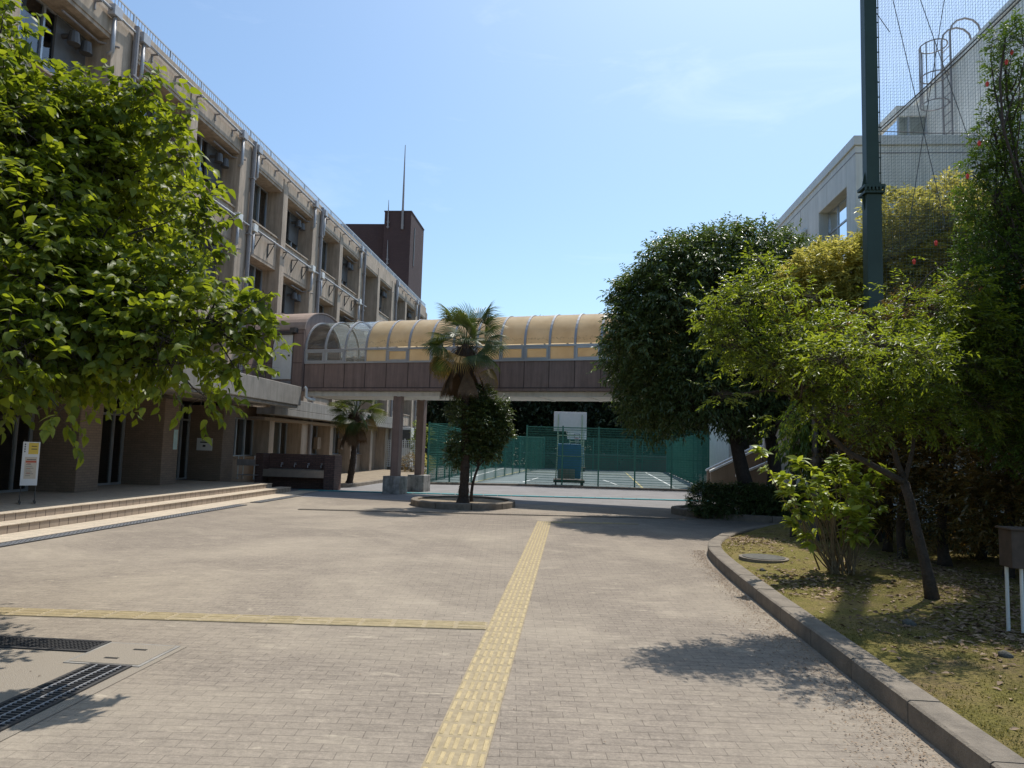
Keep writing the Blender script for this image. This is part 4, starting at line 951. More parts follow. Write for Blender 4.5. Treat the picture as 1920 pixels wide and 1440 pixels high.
# ------------------------------------------------------------------ ball-stop pole and net
PY = 14.5; PS = PY / 11.6; PXY = at(1637, 570, PY)
pole = thing('net_pole', 'tall dark green steel pole holding the ball-stop net', 'pole', (PXY.x, PY, 0)); pole.scale = (PS * .88, PS * .88, 1)
p = MB(); p.box(-.125, -.115, -.05, .125, .115, 7.000); p.box(-.112, -.105, 7.180, .112, .105, 16); p.build('shaft', GREENP, pole, False, bevel=.012)
p = MB(); p.box(-.185, -.17, 7.120, .185, .17, 7.175); p.box(-.175, -.16, 7.003, .175, .16, 7.050)
for sx in (-1, 1):
    p.add([(sx * .126, -.01, 6.680), (sx * .126, .01, 6.680), (sx * .17, .01, 7.000), (sx * .17, -.01, 7.000), (sx * .126, -.01, 7.000), (sx * .126, .01, 7.000)], [(0, 3, 2, 1), (0, 4, 3), (1, 2, 5)])
    p.add([(sx * .113, -.01, 7.500), (sx * .113, .01, 7.500), (sx * .17, .01, 7.177), (sx * .17, -.01, 7.177), (sx * .113, -.01, 7.177), (sx * .113, .01, 7.177)], [(0, 1, 2, 3), (0, 3, 4), (1, 5, 2)])
for a in range(6): p.tube([(.16 * (-1 + a * .4), -.17, 7.050), (.16 * (-1 + a * .4), -.17, 7.120)], .02, 6)
p.box(-.12, -.11, 7.050, .12, .11, 7.120)
p.build('flange', GREENP, pole, False)
q = MB(); q.tube([(.15, -.05, .2), (.15, -.05, 15)], .009, 5)
for i in range(46): q.box(.11, -.062, .4 + i * .32, .162, -.038, .415 + i * .32)
q.build('rope_guide', GREENP, pole, False)
NXP = PXY.x + .2
def netsheet(mb, o, ux, L, z0, z1, cell, r, sag):
    kx, kz = int(L / cell), int((z1 - z0) / cell)
    ux = Vector(ux); n_ = Vector((-ux.y, ux.x, 0))
    def P(a, z): return Vector(o) + ux * a + n_ * (sag * math.sin(a * 1.1) * math.sin((z - z0) * .6)) + Vector((0, 0, z))
    for i in range(kx + 1):
        a = L * i / kx; zs = np.linspace(z0, z1, 7)
        for s0_, s1_ in zip(zs[:-1], zs[1:]):
            p0, p1 = P(a, s0_), P(a, s1_); e1 = ux * r; e2 = n_ * r
            mb.add([p0 - e1, p0 + e1, p0 + e2 * 1.7, p1 - e1, p1 + e1, p1 + e2 * 1.7], [(0, 1, 4, 3), (1, 2, 5, 4), (2, 0, 3, 5)])
    for j in range(kz + 1):
        z = z0 + (z1 - z0) * j / kz; as_ = np.linspace(0, L, 7)
        for s0_, s1_ in zip(as_[:-1], as_[1:]):
            p0, p1 = P(s0_, z), P(s1_, z); e1 = Vector((0, 0, r)); e2 = n_ * r
            mb.add([p0 - e1, p0 + e1, p0 + e2 * 1.7, p1 - e1, p1 + e1, p1 + e2 * 1.7], [(0, 3, 4, 1), (1, 4, 5, 2), (2, 5, 3, 0)])
bnet = thing('ball_net', 'dark ball-stop net with steel cables right of the green pole', 'net', (NXP, PY, 0))
q = MB(); netsheet(q, (NXP, PY + .15, 0), (1, 0, 0), 5.3, 1.2, 16, .066, .0016, .05); q.build('back_netting', GREENN, bnet)
q = MB(); netsheet(q, (NXP, PY - .05, 0), (0.03, -.9995, 0), 4.6, 5.6, 15, .07, .0015, .06); q.build('side_netting', GREENN, bnet)
q = MB()
zR = at(1655, 240, PY).z
for dy in (0, -.07): q.tube([(NXP, PY, zR + dy)] + [(NXP + .03 * i, PY - i, zR + dy - .06 * math.sin(math.pi * i / 6)) for i in range(1, 7)], .011, 5)
q.tube([(NXP, PY + .1, zR - .02)] + [(NXP + i * 1.05, PY + .12, zR - .02 - .05 * math.sin(i)) for i in range(1, 6)], .009, 5)
for (xa, ya, xb, yb) in ((1665, -40, 1772, 420), (1705, -60, 1830, 300), (1772, -10, 1705, 420), (1668, 60, 1640, 20)):
    a, b = at(xa, ya, PY - .1), at(xb, yb, PY + .2); q.tube([a, a.lerp(b, .5), b], .008, 5)
q.build('cables', CABLE, bnet)

# ------------------------------------------------------------------ small things by the entrance
t = thing('brick_basin', 'red-brown brick hand-washing basin with a steel trough and taps', 'wash basin', (-9.8, 25.6, 0))
BX0, BX1, BY = -11.35, -8.42, 24.95
b_ = MB(); b_.box(BX0, BY + .55, -.03, BX1, BY + .80, 1.24); b_.box(BX0, BY, -.03, BX0 + .28, BY + .548, 1.24); b_.box(BX1 - .38, BY, -.03, BX1, BY + .548, 1.24); b_.build('brick_wall', BRICKR, t)
b_ = MB(); b_.box(BX0 + .283, BY + .02, .42, BX1 - .383, BY + .045, .68); b_.box(BX0 + .283, BY + .046, .42, BX1 - .383, BY + .545, .46); b_.box(BX0 + .283, BY + .5, .461, BX1 - .383, BY + .545, .70); b_.build('trough', STEELB, t)
for i in range(4):
    x = BX0 + .8 + i * .5; q = MB(); q.tube([(x, BY + .55, .86), (x, BY + .42, .87), (x, BY + .38, .84), (x, BY + .38, .76)], .018, 6); q.tube([(x - .04, BY + .46, .91), (x + .04, BY + .46, .91)], .012, 5); q.tube([(x, BY + .46, .87), (x, BY + .46, .91)], .01, 5); q.build('tap', METAL, t)
q = thing('trolley', 'grey steel trolley with a tray beside the brick basin', 'trolley', (-11.55, 24.85, .298))
f = MB()
for x in (-.3, .3):
    for y in (-.2, .2): f.tube([(x, y, .05), (x, y, .85)], .015, 5); f.tube([(x - .02, y, .04), (x + .02, y, .04)], .04, 8)
f.build('frame', ALU, q, False)
f = MB(); f.box(-.34, -.24, .5, .34, .24, .53); f.box(-.34, -.24, .15, .34, .24, .17); f.box(-.34, -.25, .531, .34, -.235, .72); f.build('tray', PIPEG, q, False)
t = thing('notice_stand', 'white leaning notice board stand with yellow and beige sheets by the entrance', 'notice stand', (-10.86, 13.55, .298), rz=math.radians(42)); t.scale = (.78, .85, .95)
f = MB()
for x in (-.16, .16):
    f.tube([(x, .0, .04), (x, .06, 1.34)], .012, 6); f.box(x - .018, -.26, .03, x + .018, .26, .055)
    for y in (-.24, .24): f.tube([(x - .012, y, .018), (x + .012, y, .018)], .018, 8)
f.build('frame', DARKM, t, False)
tilt = Matrix.Rotation(-.046, 4, 'X')
f = MB(); f.box(-.185, -.014, .38, .185, .014, 1.30, tilt); bd = f.build('board', PAPERW, t, False)
f = MB(); f.box(-.06, -.017, 1.04, .155, -.0145, 1.28, tilt); f.build('yellow_sheet', PAPERY, bd, False)
f = MB(); f.box(-.12, -.017, .52, .14, -.0145, .98, tilt); f.build('beige_sheet', PAPERB, bd, False)
f = MB()
f.box(0, -.019, 1.20, .12, -.0175, 1.215, tilt); f.box(0, -.019, 1.14, .13, -.0175, 1.155, tilt)
f.box(-.08, -.019, .915, .12, -.0175, .93, tilt)
for i in range(7): f.box(-.09, -.019, .82 - i * .04, .02 + .03 * (i % 3), -.0175, .828 - i * .04, tilt)
for i in range(4): f.box(-.15, -.019, 1.08 + i * .05, -.125, -.0175, 1.11 + i * .05, tilt)
f.build('printed_lines', INK, bd, False)
f = MB(); f.box(-.1, -.019, .86, .13, -.0175, .90, tilt)
for i in range(3): f.box(-.07, -.019, .835 - i * .1, .01, -.0175, .845 - i * .1, tilt)
f.build('printed_bars', INKR, bd, False)

# old sign board on two white posts in the bed
sb = thing('sign_board', 'weathered brown sign board on two thin white posts under the trees', 'sign', (4.02, 7.0, .15))
f = MB(); f.box(-.02, -.10, .60, .40, .10, .94); f.box(-.04, -.12, .941, .42, .12, .96); f.build('board', WOODB, sb, False, bevel=.006)
for (x, y) in ((.01, .04), (.085, -.05)): f = MB(); f.tube([(x, y, -.1), (x, y, .598)], .016, 8); f.build('post', WHITEP, sb, False)
# round manhole cover in the moss
mp_ = gr(1432, 1048, .15)
t = thing('manhole_cover', 'flat round grey manhole cover set in the moss', 'manhole', (mp_.x, mp_.y, bedz(mp_.x, mp_.y) + .012))
f = MB(); f.tube([(0, 0, -.05), (0, 0, .012)], .36, 32); f.build('rim', KERB, t, False); f = MB(); f.tube([(0, 0, .0), (0, 0, .02)], .31, 32); f.build('lid', STONE, t, False)
# outdoor units behind a white lattice fence
lf = thing('lattice_fence', 'white lattice fence around the air conditioner at the building end', 'fence', (-13, 45.5, 0))
a, b = Vector((-13.2, 45.6, .25)), Vector((-9.75, 46.2, .25)); f = MB(); L = (b - a).length; dr = (b - a) / L
for i in range(int(L / .13) + 1): p0 = a + dr * (.13 * i); f.box(p0.x - .018, p0.y - .012, .25, p0.x + .018, p0.y + .012, 2.0)
f.build('uprights', WHITEP, lf)
f = MB()
for j in range(13): z = .3 + j * .14; f.add([(a.x, a.y - .016, z - .014), (b.x, b.y - .016, z - .014), (b.x, b.y - .016, z + .014), (a.x, a.y - .016, z + .014)] + [(a.x, a.y - .0, z - .014), (b.x, b.y - .0, z - .014), (b.x, b.y - .0, z + .014), (a.x, a.y - .0, z + .014)], [(0, 1, 2, 3), (7, 6, 5, 4), (3, 2, 6, 7), (0, 4, 5, 1)])
f.build('rails', WHITEP, lf)
for i in range(4):
    p0 = a + dr * (L * i / 3); f = MB(); f.box(p0.x - .035, p0.y + .013, 0, p0.x + .035, p0.y + .08, 2.1); f.build('post', WHITEP, lf)
ac = thing('air_conditioner', 'tall white outdoor air conditioner behind the lattice fence', 'air conditioner', (-11.6, 47.3, 0))
f = MB(); f.box(-.95, -.4, .2, .9, .5, 2.85); f.build('cabinet', WHITEP, ac, False, bevel=.02); f = MB(); f.box(.1, -.42, 1.5, .85, -.402, 2.7); f.build('grille', DARKM, ac, False); f = MB(); f.box(-1, -.45, 0, .95, .55, .2); f.build('base', CONC2, ac, False)
f = MB(); f.tube([(-.45, .05, 2.852), (-.45, .05, 2.95)], .32, 20); f.tube([(.4, .05, 2.852), (.4, .05, 2.95)], .32, 20); f.build('fan_guard', PIPEG, ac, False)
for i, (dx, lab) in enumerate(((-12.75, 'white vertical duct pipe with bent top beside the air conditioner'),)):
    f = MB(); f.tube([(dx, 46.9, .1), (dx, 46.9, 3.2), (dx + .05, 46.7, 3.42), (dx, 46.2, 3.45)], .16, 10); tag(f.build('duct_pipe', WHITEP, smooth=True), lab, 'pipe')
# dry bed with kerb along the school, palm beds, round island
db = [(-8.5, 27.2), (-8.45, 31), (-8.3, 34), (-8.0, 37.0), (-8.6, 39), (-9.4, 44.5), (-14, 45), (-14, 26.5), (-9.2, 26.6)]
sheet('dry_bed_soil', db, .085, SOILG)
mb = MB(); kerb(mb, smooth([(-11.6, 26.6), (-9.2, 26.5), (-8.5, 27.0), (-8.45, 31), (-8.3, 34), (-8.0, 37.0), (-8.6, 39), (-9.4, 44.5)], 2), .18, .13, 1.0)
tag(mb.build('dry_bed_kerb', KERB), 'low kerb around the dry soil bed by the school wall', 'kerb')
def ring(c, r, n_=40, sy=1.0): return [(c[0] + r * math.cos(2 * math.pi * i / n_), c[1] + r * sy * math.sin(2 * math.pi * i / n_)) for i in range(n_ + 1)]
IC = (-3.1, 20.75)
mb = MB(); kerb(mb, ring(IC, 1.42, 48, 1.1), .2, .17, .9); tag(mb.build('island_kerb', KERB), 'round concrete kerb ring around the palm in the plaza', 'kerb')
sheet('island_soil', ring(IC, 1.34, 40, 1.1)[:-1], .11, SOILG)
BPK = smooth([(14, 18.2), (7.2, 18.5), (5.2, 18.8), (4.0, 19.25), (3.2, 19.9), (2.9, 20.7), (3.3, 21.6), (4.4, 22.2), (7, 22.6)], 2)
mb = MB(); kerb(mb, BPK, .24, .17, 1.1); tag(mb.build('tree_bed_kerb', KERB), 'dark rounded kerb of the bed under the big evergreen', 'kerb')
sheet('tree_bed_soil', BPK + [(14, 22.6)], .12, SOILG)

# ------------------------------------------------------------------ plants
def tree(name, label, base, fork, ells, r0, bark, leafm, ntw, per, twl, L, Wd, seed, group=None, kind='dia', lim=.5, sub=3, twigmat=None, cat='tree', crown='crown', **kw):
    t = thing(name, label, cat, base, group)
    rng = np.random.default_rng(seed + 100)
    mb = MB(); skeleton(rng, base, fork, ells, r0, mb, lim, sub); mb.build('trunk', bark, t, smooth=True)
    foliage(crown, leafm, ells, ntw, per, twl, L, Wd, t, seed, kind, twigmat=twigmat, **kw)
    return t
# the near broad-leaved tree at the left edge
def trim(l): return [(x - (.27 * max(0, x) if y < 500 else (.10 * max(0, x) if y < 600 else 0)), y - max(0, y - 560) * .3, Y, r) for (x, y, Y, r) in l]
NE = px_ell(trim([(110, 345, 5.6, .58), (25, 290, 5.2, .44), (230, 260, 5.8, .42), (280, 260, 5.9, .24), (295, 340, 5.8, .28), (200, 420, 5.6, .68), (305, 450, 5.6, .36), (60, 500, 5.2, .75), (180, 580, 5.4, .68), (285, 580, 5.4, .38), (385, 620, 5.4, .26),
              (80, 620, 5.0, .56), (205, 655, 5.2, .36), (315, 675, 5.2, .22), (-5, 90, 5.2, .18), (-90, 170, 5.2, .5), (-160, 400, 5.2, 1.1), (-150, 650, 5.0, .8), (-190, 60, 5.2, .6), (30, 720, 4.6, .18), (-60, 720, 4.4, .33), (95, 250, 5.5, .28), (215, 240, 5.7, .28), (320, 735, 5.1, .12), (160, 725, 5.0, .15), (335, 530, 5.6, .28)]))
NTIP = px_ell([(470, 585, 5.4, .13), (430, 610, 5.4, .16), (480, 665, 5.5, .10), (440, 690, 5.4, .13), (335, 235, 5.8, .12), (275, 165, 5.8, .14), (355, 395, 5.7, .13), (30, 740, 4.6, .10), (110, 765, 4.6, .07), (345, 300, 5.8, .12), (385, 480, 5.6, .12), (250, 190, 5.8, .2), (40, 110, 5.4, .10), (345, 350, 5.8, .12), (375, 425, 5.7, .12), (415, 530, 5.6, .13), (500, 555, 5.4, .09), (505, 650, 5.5, .08), (315, 270, 5.8, .14), (230, 185, 5.8, .12), (465, 640, 5.5, .10), (130, 215, 5.6, .12), (380, 740, 5.2, .10), (5, 30, 5.2, .12)])
TB = (-5.75, 5.3, 0)
nt = thing('broadleaf_tree', 'near tree at the left edge with big heart-shaped bright green leaves', 'tree', TB)
rng = np.random.default_rng(11)
mb = MB(); skeleton(rng, TB, (-5.55, 5.35, 1.7), NE, .12, mb, .24, 4, .1)
for e in NTIP:
    j = min(NE, key=lambda q: (q[0] - e[0]) ** 2 + (q[1] - e[1]) ** 2 + (q[2] - e[2]) ** 2); limb(rng, j[:3], e[:3], .012, .003, mb, 5, .06, 6)
mb.build('trunk', BARKD, nt, smooth=True)
foliage('crown', L_NEAR, NE, 4700, 9, .27, .083, .053, nt, 21, 'heart', spread=.75, droop=.5, up=.1, gap=.20, freq=3.2, shell=.3, bump=.36, tumble=.555, twigmat=BARK, twr=.004, curl=.3, fold=.12)
NE2 = []
for (x, y, Y, r) in ((140, 300, 6.6, .75), (210, 340, 6.7, .6), (270, 400, 6.7, .45), (90, 420, 6.5, .9), (180, 480, 6.7, .8), (270, 560, 6.6, .5), (100, 580, 6.4, .8), (40, 330, 6.4, .7), (220, 620, 6.3, .5), (-60, 300, 6.4, .9), (-80, 520, 6.3, 1.0), (180, 340, 7.4, .9), (90, 480, 7.4, 1.0), (240, 480, 7.4, .7), (-20, 620, 6.0, .7)): q = at(x, y, Y); NE2.append((q.x, q.y, q.z, r, r, r * .9))
foliage('inner_crown', L_NEAR, NE2, 4200, 9, .36, .08, .06, nt, 23, 'dia', spread=.75, droop=.5, up=.1, gap=.05, shell=.2, curl=.3, fold=.1)  # rear layer of the crown, added to shade the leaves in front
foliage('branch_tips', L_NEAR, NTIP, 230, 8, .24, .092, .058, nt, 22, 'heart', spread=.75, droop=.5, up=.05, gap=.0, shell=.2, twigmat=BARK, twr=.003, curl=.3, fold=.12, twname='twigs')
# big round evergreen with two trunks
BE = [(3.66, 19.5, 4.9, 2.7, 1.75, 2.55), (2.2, 19.6, 3.9, 1.45, 1.3, 1.75), (5.1, 19.7, 4.9, 1.7, 1.5, 2.2), (3.9, 19.4, 6.4, 1.9, 1.4, 1.35), (2.5, 19.5, 5.6, 1.5, 1.3, 1.4), (4.9, 19.5, 6.3, 1.4, 1.3, 1.3), (3.2, 19.0, 3.1, 1.5, 1.2, .95), (4.8, 19.3, 3.2, 1.7, 1.3, 1.0), (1.6, 19.5, 4.6, .95, 1.0, 1.3), (2.0, 19.4, 2.8, .9, .9, .8)]
BE += px_ell([(1455, 505, 19.8, 1.0), (1500, 570, 19.8, .95), (1410, 480, 19.7, .95), (1350, 480, 19.6, .9), (1280, 500, 19.6, .8), (1215, 560, 19.5, .8)], 1.1, 1, .85)
BE = [(e[0] + .2, e[1], e[2] + .08, *e[3:]) for e in BE]
_r = np.random.default_rng(33)
for _ in range(34):
    u = nrm(np.array([_r.normal(), -abs(_r.normal()) * .8, _r.normal() * .8 + .25])); BE.append((3.75 + u[0] * 2.4, 19.5 + u[1] * 1.6, 4.95 + u[2] * 2.4, *(_r.uniform(.42, .72) * np.array([1, 1, .8]))))
big = thing('evergreen_tree', 'large dark round-crowned evergreen tree with twin trunks by the court', 'tree', (4.6, 19.9, .1))
rng = np.random.default_rng(5)
mb = MB()
ta, tb_ = at(1408, 900, 19.8), at(1438, 900, 20.1)
for (b_, fk, es) in (((ta.x + .12, 19.8, .1), (ta.x - .45, 19.75, 2.3), BE[:5]), ((tb_.x, 20.1, .1), (tb_.x + .1, 20.1, 2.2), BE[5:])): skeleton(rng, b_, fk, es, .2, mb, .5, 4, .08, 1.25)
mb.build('trunk', BARKD, big, smooth=True)
foliage('crown', L_DARK, BE, 13500, 9, .34, .135, .044, big, 31, spread=.7, droop=.45, up=.12, gap=.0, shell=.5, bump=.12, freq=2.2)
# clipped hedge under it
hg = thing('low_hedge', 'low dark clipped hedge at the foot of the big evergreen', 'hedge', (4.8, 19.5, .12))
HE = [(3.55 + i * .42, 19.35 - .02 * i, .50, .42, .42, .42) for i in range(9)]
foliage('foliage', L_DARK, HE, 6500, 7, .12, .062, .030, hg, 41, shell=.6, up=.3, gap=0, bump=.05)
mb = MB(); rng = np.random.default_rng(3)
for e in HE:
    for k in range(3): limb(rng, (e[0], e[1], .1), (e[0] + rng.normal(0, .15), e[1] + rng.normal(0, .12), .7), .015, .005, mb, 4)
mb.build('stems', BARKD, hg)
# yellow-leaved trees behind the pole
tree('yellow_tree', 'bright yellow-leaved tree left of the green pole', (6.5, 17.1, .15), (6.45, 17.1, 3.9), px_ell([(1555, 515, 17, .80), (1500, 530, 17, .5), (1600, 560, 17.2, .8), (1540, 600, 17, .9), (1490, 575, 16.9, .45), (1605, 500, 17, .5)], 1, .9, .85), .11, BARK, L_YEL, 2400, 9, .22, .145, .044, 51, 'yellow trees behind the pole', spread=.9, droop=.1, up=.55, gap=.06, shell=.6)
tree('yellow_tree', 'larger yellow-green tree behind the net right of the pole', (8.7, 17.4, .15), (8.65, 17.4, 4.3), px_ell([(1695, 415, 17, .82), (1775, 390, 17.5, .82), (1740, 470, 17, 1.1), (1665, 480, 17, .78), (1810, 450, 17.2, 1.1), (1690, 560, 17, 1.0), (1790, 550, 17, 1.1), (1850, 410, 17.5, .8)], 1, .9, .85), .13, BARK, L_YEL, 4000, 9, .22, .145, .044, 52, 'yellow trees behind the pole', spread=.9, droop=.1, up=.55, gap=.06, shell=.6)
# pomegranate tree at the right edge
PE = px_ell([(1885, 70, 8.8, .20), (1900, 180, 8.9, .24), (1865, 250, 9, .26), (1915, 300, 9, .34), (1860, 380, 9, .38), (1915, 420, 9.1, .5), (1870, 510, 9, .55), (1940, 560, 9.2, .7), (1990, 380, 9.3, .8), (2010, 180, 9.2, .6), (1840, 590, 9, .48), (1870, 690, 9, .7), (1990, 660, 9.3, .9), (1930, 780, 9.1, .75), (1800, 700, 9, .45), (1840, 310, 9, .18), (1885, 130, 8.9, .18)])
tree('pomegranate_tree', 'tall small-leaved tree with red flowers at the right edge', (6.3, 9.2, .16), (6.3, 9.2, 2.0), PE, .09, BARK, L_POM, 8500, 9, .17, .062, .021, 61, lim=.3, sub=3, twigmat=BARK, twr=.003, spread=.7, droop=.05, up=.5, gap=.12, shell=.25)
pt = [o for o in bpy.data.objects if o.name.startswith('pomegranate_tree')][0]
rng = np.random.default_rng(9)
for (x, y, Y) in ((1897, 98, 8.7), (1887, 116, 8.7), (1851, 157, 8.8), (1836, 268, 8.7), (1814, 330, 8.75), (1840, 543, 8.4), (1755, 455, 8.6), (1714, 490, 8.6)):
    c = at(x, y, Y); f = MB()
    for k in range(6):
        a = k * 1.05; f.add([c, c + Vector((.02 * math.cos(a), .02 * math.sin(a), .015)), c + Vector((.03 * math.cos(a + .4), .03 * math.sin(a + .4), -.003)), c + Vector((.02 * math.cos(a + .8), .02 * math.sin(a + .8), .01))], [(0, 1, 2, 3)])
    f.tube([c + Vector((0, 0, .03)), c, c - Vector((0, 0, .035))], [.008, .02, .012], 6); f.build('flower', FLOWER, pt)
# slender leaning tree in the bed
SE_ = px_ell([(1400, 560, 7.7, .34), (1370, 645, 7.6, .24), (1470, 640, 7.8, .36), (1440, 525, 7.9, .20), (1425, 490, 7.9, .12), (1545, 630, 8.0, .34), (1600, 690, 8.2, .38), (1500, 720, 7.9, .34), (1425, 705, 7.7, .24), (1670, 640, 8.3, .36), (1750, 590, 8.4, .36), (1810, 535, 8.4, .24), (1700, 720, 8.3, .40), (1790, 690, 8.4, .38), (1345, 580, 7.6, .18), (1560, 770, 8.0, .28), (1640, 800, 8.2, .28), (1740, 780, 8.4, .34), (1470, 790, 7.8, .16), (1355, 740, 7.5, .11), (1700, 540, 8.4, .22), (1840, 760, 8.6, .34), (1760, 500, 8.4, .16), (1860, 650, 8.6, .3), (1830, 600, 8.5, .3), (1530, 690, 8, .3), (1660, 750, 8.3, .3), (1580, 640, 8.1, .3), (1640, 640, 7.0, .26), (1560, 670, 6.9, .25), (1720, 660, 7.1, .26), (1350, 610, 7.6, .2), (1450, 680, 7.6, .3), (1520, 560, 8.0, .16), (1610, 590, 8.2, .2)], 1.1, 1.1, .55)
sl_ = thing('slender_tree', 'slender forked tree with airy light green leaves leaning over the bed', 'tree', (4.12, 8.6, .16))
rng = np.random.default_rng(8); mb = MB()
tp = [at(1750, 1142, 8.6), at(1738, 1070, 8.6), at(1720, 1000, 8.6), at(1706, 940, 8.58), at(1696, 905, 8.55)]
tp[0].z = .08
mb.tube(tp, [.085, .06, .054, .052, .05], 9)
m1 = [tp[-1], at(1650, 880, 8.45), at(1590, 848, 8.3), at(1540, 800, 8.15), at(1500, 750, 8.0)]; mb.tube(m1, [.043, .036, .03, .024, .018], 8)
m2 = [tp[-1], at(1680, 860, 8.55), at(1665, 800, 8.5), at(1645, 730, 8.4), at(1660, 660, 8.35), at(1700, 560, 8.35)]; mb.tube(m2, [.036, .03, .026, .022, .017, .01], 7)
m3 = [tp[-1], at(1712, 840, 8.6), at(1716, 780, 8.6), at(1740, 700, 8.5)]; mb.tube(m3, [.028, .022, .017, .012], 6)
forks = m1[2:] + m2[2:] + m3[2:]
for e in SE_:
    f = min(forks, key=lambda q: (q - Vector(e[:3])).length); pts = limb(rng, f, e[:3], .017, .006, mb, 6, .1, 7, .06)
    for k in range(5):
        u = nrm(rng.normal(size=3)); limb(rng, pts[rng.integers(3, 8)], Vector(e[:3]) + Vector((u[0] * e[3], u[1] * e[4], u[2] * e[5])), .005, .002, mb, 4, .1, 4)
mb.build('trunk', BARK, sl_, smooth=True)
foliage('crown', L_SLEN, SE_, 2900, 12, .24, .064, .022, sl_, 71, spread=.95, droop=.12, up=.05, gap=.16, freq=3.4, shell=.15, twigmat=BARK, twr=.0025, curl=.2)
# hedge trees with red-tinged leaves along the net fence
HB = [(5.45, 12.9), (5.75, 14.0), (5.65, 11.4), (5.85, 10.2), (6.25, 9.4), (6.6, 12.2), (5.9, 7.6), (7.0, 10.4), (6.7, 6.4), (5.0, 14.0), (5.35, 12.1)]
HL = ['hedge tree beside the leafy shrub, reddish young leaves', 'hedge tree farthest back in the row behind the shrub', 'hedge tree with pale straight trunk behind the slender tree', 'hedge tree between slender tree and sign board', 'hedge tree with trunk just left of the sign board', 'dim hedge tree in the second row behind the slender tree', 'hedge tree behind the sign board at the right edge, crown extended to shade the bed', 'dim hedge tree in the second row behind the sign', 'hedge tree nearest the camera beyond the right edge, crown extended to shade the bed', 'hedge tree at the far left end of the row, behind the shrub top', 'leafy low hedge tree filling the gap right behind the shrub']
for i, (x, y) in enumerate(HB):
    es = [(x + .1, y, 1.75, .62, .62, .62), (x + .2, y + .1, 2.6, .75, .7, .75), (x + .15, y, 3.35, .65, .65, .6)] + ([(x + .3, y, 4.0, .5, .5, .5)] if i not in (6, 8) else [])
    if i in (6, 8, 4): es += [(x + .25, y + .1, 4.3, .65, .65, .55), (x - .2, y, 3.7, .5, .5, .5)] + ([(5.3, 7.3, 3.7, .6, .6, .5), (5.25, 6.5, 4.0, .6, .6, .5)] if i == 6 else ([(5.5, 5.8, 3.8, .6, .6, .5)] if i == 8 else []))  # taller and off-frame crown clumps, added to throw shade on the bed
    es += [(x, y, 1.0, .5, .5, .5)] + ([(x, y, .6, .42, .42, .4)] if i > 4 else [])
    if i in (3, 4): es.append((x - .1, y, 1.2, .5, .5, .35))
    tree('hedge_tree', HL[i], (x, y, .16), (x + .03, y, 1.2), es, .06 if i != 2 else .075, BARK, L_HEDGE, 2000, 9, .2, .085, .03, 80 + i, 'red-tinged hedge trees along the net', lim=.4, sub=2, spread=.85, droop=.1, up=.4, gap=.05, shell=.4, fold=.1)
# green undergrowth of the hedge foot behind the trunks
ug = thing('undergrowth', 'dark undergrowth bank behind the hedge trunks', 'undergrowth', (7.5, 11, .1)); ug['kind'] = 'stuff'
foliage('ground_leaves', L_BACK, [(7.4 + .25 * math.sin(i * 2.1), 6 + i * .75, .8 + .25 * math.sin(i), .6, .55, .8) for i in range(14)], 3800, 8, .2, .09, .032, ug, 95, shell=.5, up=.4, gap=0)
# dark lamp post-like pole with hanging creeper
cp = at(1529, 850, 13.8)
dp = thing('dark_post', 'thin black post with a collar behind the leafy shrub', 'post', (cp.x, 13.8, .1))
f = MB(); f.tube([(0, 0, -.1), (0, 0, 1.55)], .075, 10); f.tube([(0, 0, 1.55), (0, 0, 3.2)], .06, 10); f.tube([(0, 0, 1.50), (0, 0, 1.60)], .1, 12); f.build('shaft', DARKM, dp, False, smooth=False)
cr = thing('weeping_shrub', 'drooping green leafy shrub hanging beside the black post', 'shrub', (cp.x - .3, 14.2, .1))
es = px_ell([(1505, 790, 14.2, .36), (1500, 840, 14.2, .30), (1520, 760, 14.2, .34), (1512, 870, 14.2, .2)], 1, 1, 1.1)
mb = MB(); skeleton(np.random.default_rng(2), (cp.x - .3, 14.2, .1), (cp.x - .3, 14.2, 1.6), es, .05, mb); mb.build('trunk', BARKD, cr, smooth=True)
foliage('crown', L_POM, es, 420, 7, .2, .13, .035, cr, 97, spread=.3, droop=1.1, up=-.9, gap=0, shell=.3)
# leafy shrub with many canes
sb_ = Vector((gr(1575, 1072, .15).x, gr(1575, 1072, .15).y, .14))
sh = thing('leafy_shrub', 'many-stemmed shrub with large bright yellow-green leaves on the moss', 'shrub', sb_)
rng = np.random.default_rng(14); mb = MB(); PB, PD = [], []
tips = [at(x, y, sb_.y + dy) for (x, y, dy) in ((1432, 858, -.5), (1475, 900, -.4), (1500, 880, -.2), (1530, 890, 0), (1560, 885, .1), (1575, 870, 0), (1600, 890, .1), (1630, 905, .2), (1480, 930, -.5), (1520, 925, -.3), (1550, 930, .3), (1590, 925, -.3), (1620, 930, -.1), (1650, 890, .1), (1640, 960, -.2), (1610, 985, -.4), (1600, 1010, -.4), (1620, 1000, -.1), (1590, 970, -.4), (1500, 960, -.4), (1490, 985, -.35), (1530, 960, .2), (1560, 955, -.4), (1575, 910, .3), (1545, 905, -.2), (1605, 940, .3), (1515, 1010, -.3), (1655, 905, .0), (1470, 905, .2), (1590, 880, .3))]
for tpt in tips:
    b0 = sb_ + Vector((rng.normal(0, .10) + (tpt.x - sb_.x) * .18, rng.normal(0, .10), 0)); pts = limb(rng, b0, tpt, rng.uniform(.008, .014), .005, mb, 5, .04, 7, .03)
    for q in (6, 7, 7): PB.append(arr(pts[q])); PD.append(nrm(arr(pts[7] - pts[5]) + rng.normal(0, .25, 3) * .3))
    if rng.random() < .5: PB.append(arr(pts[5])); PD.append(nrm(rng.normal(0, 1, 3)))
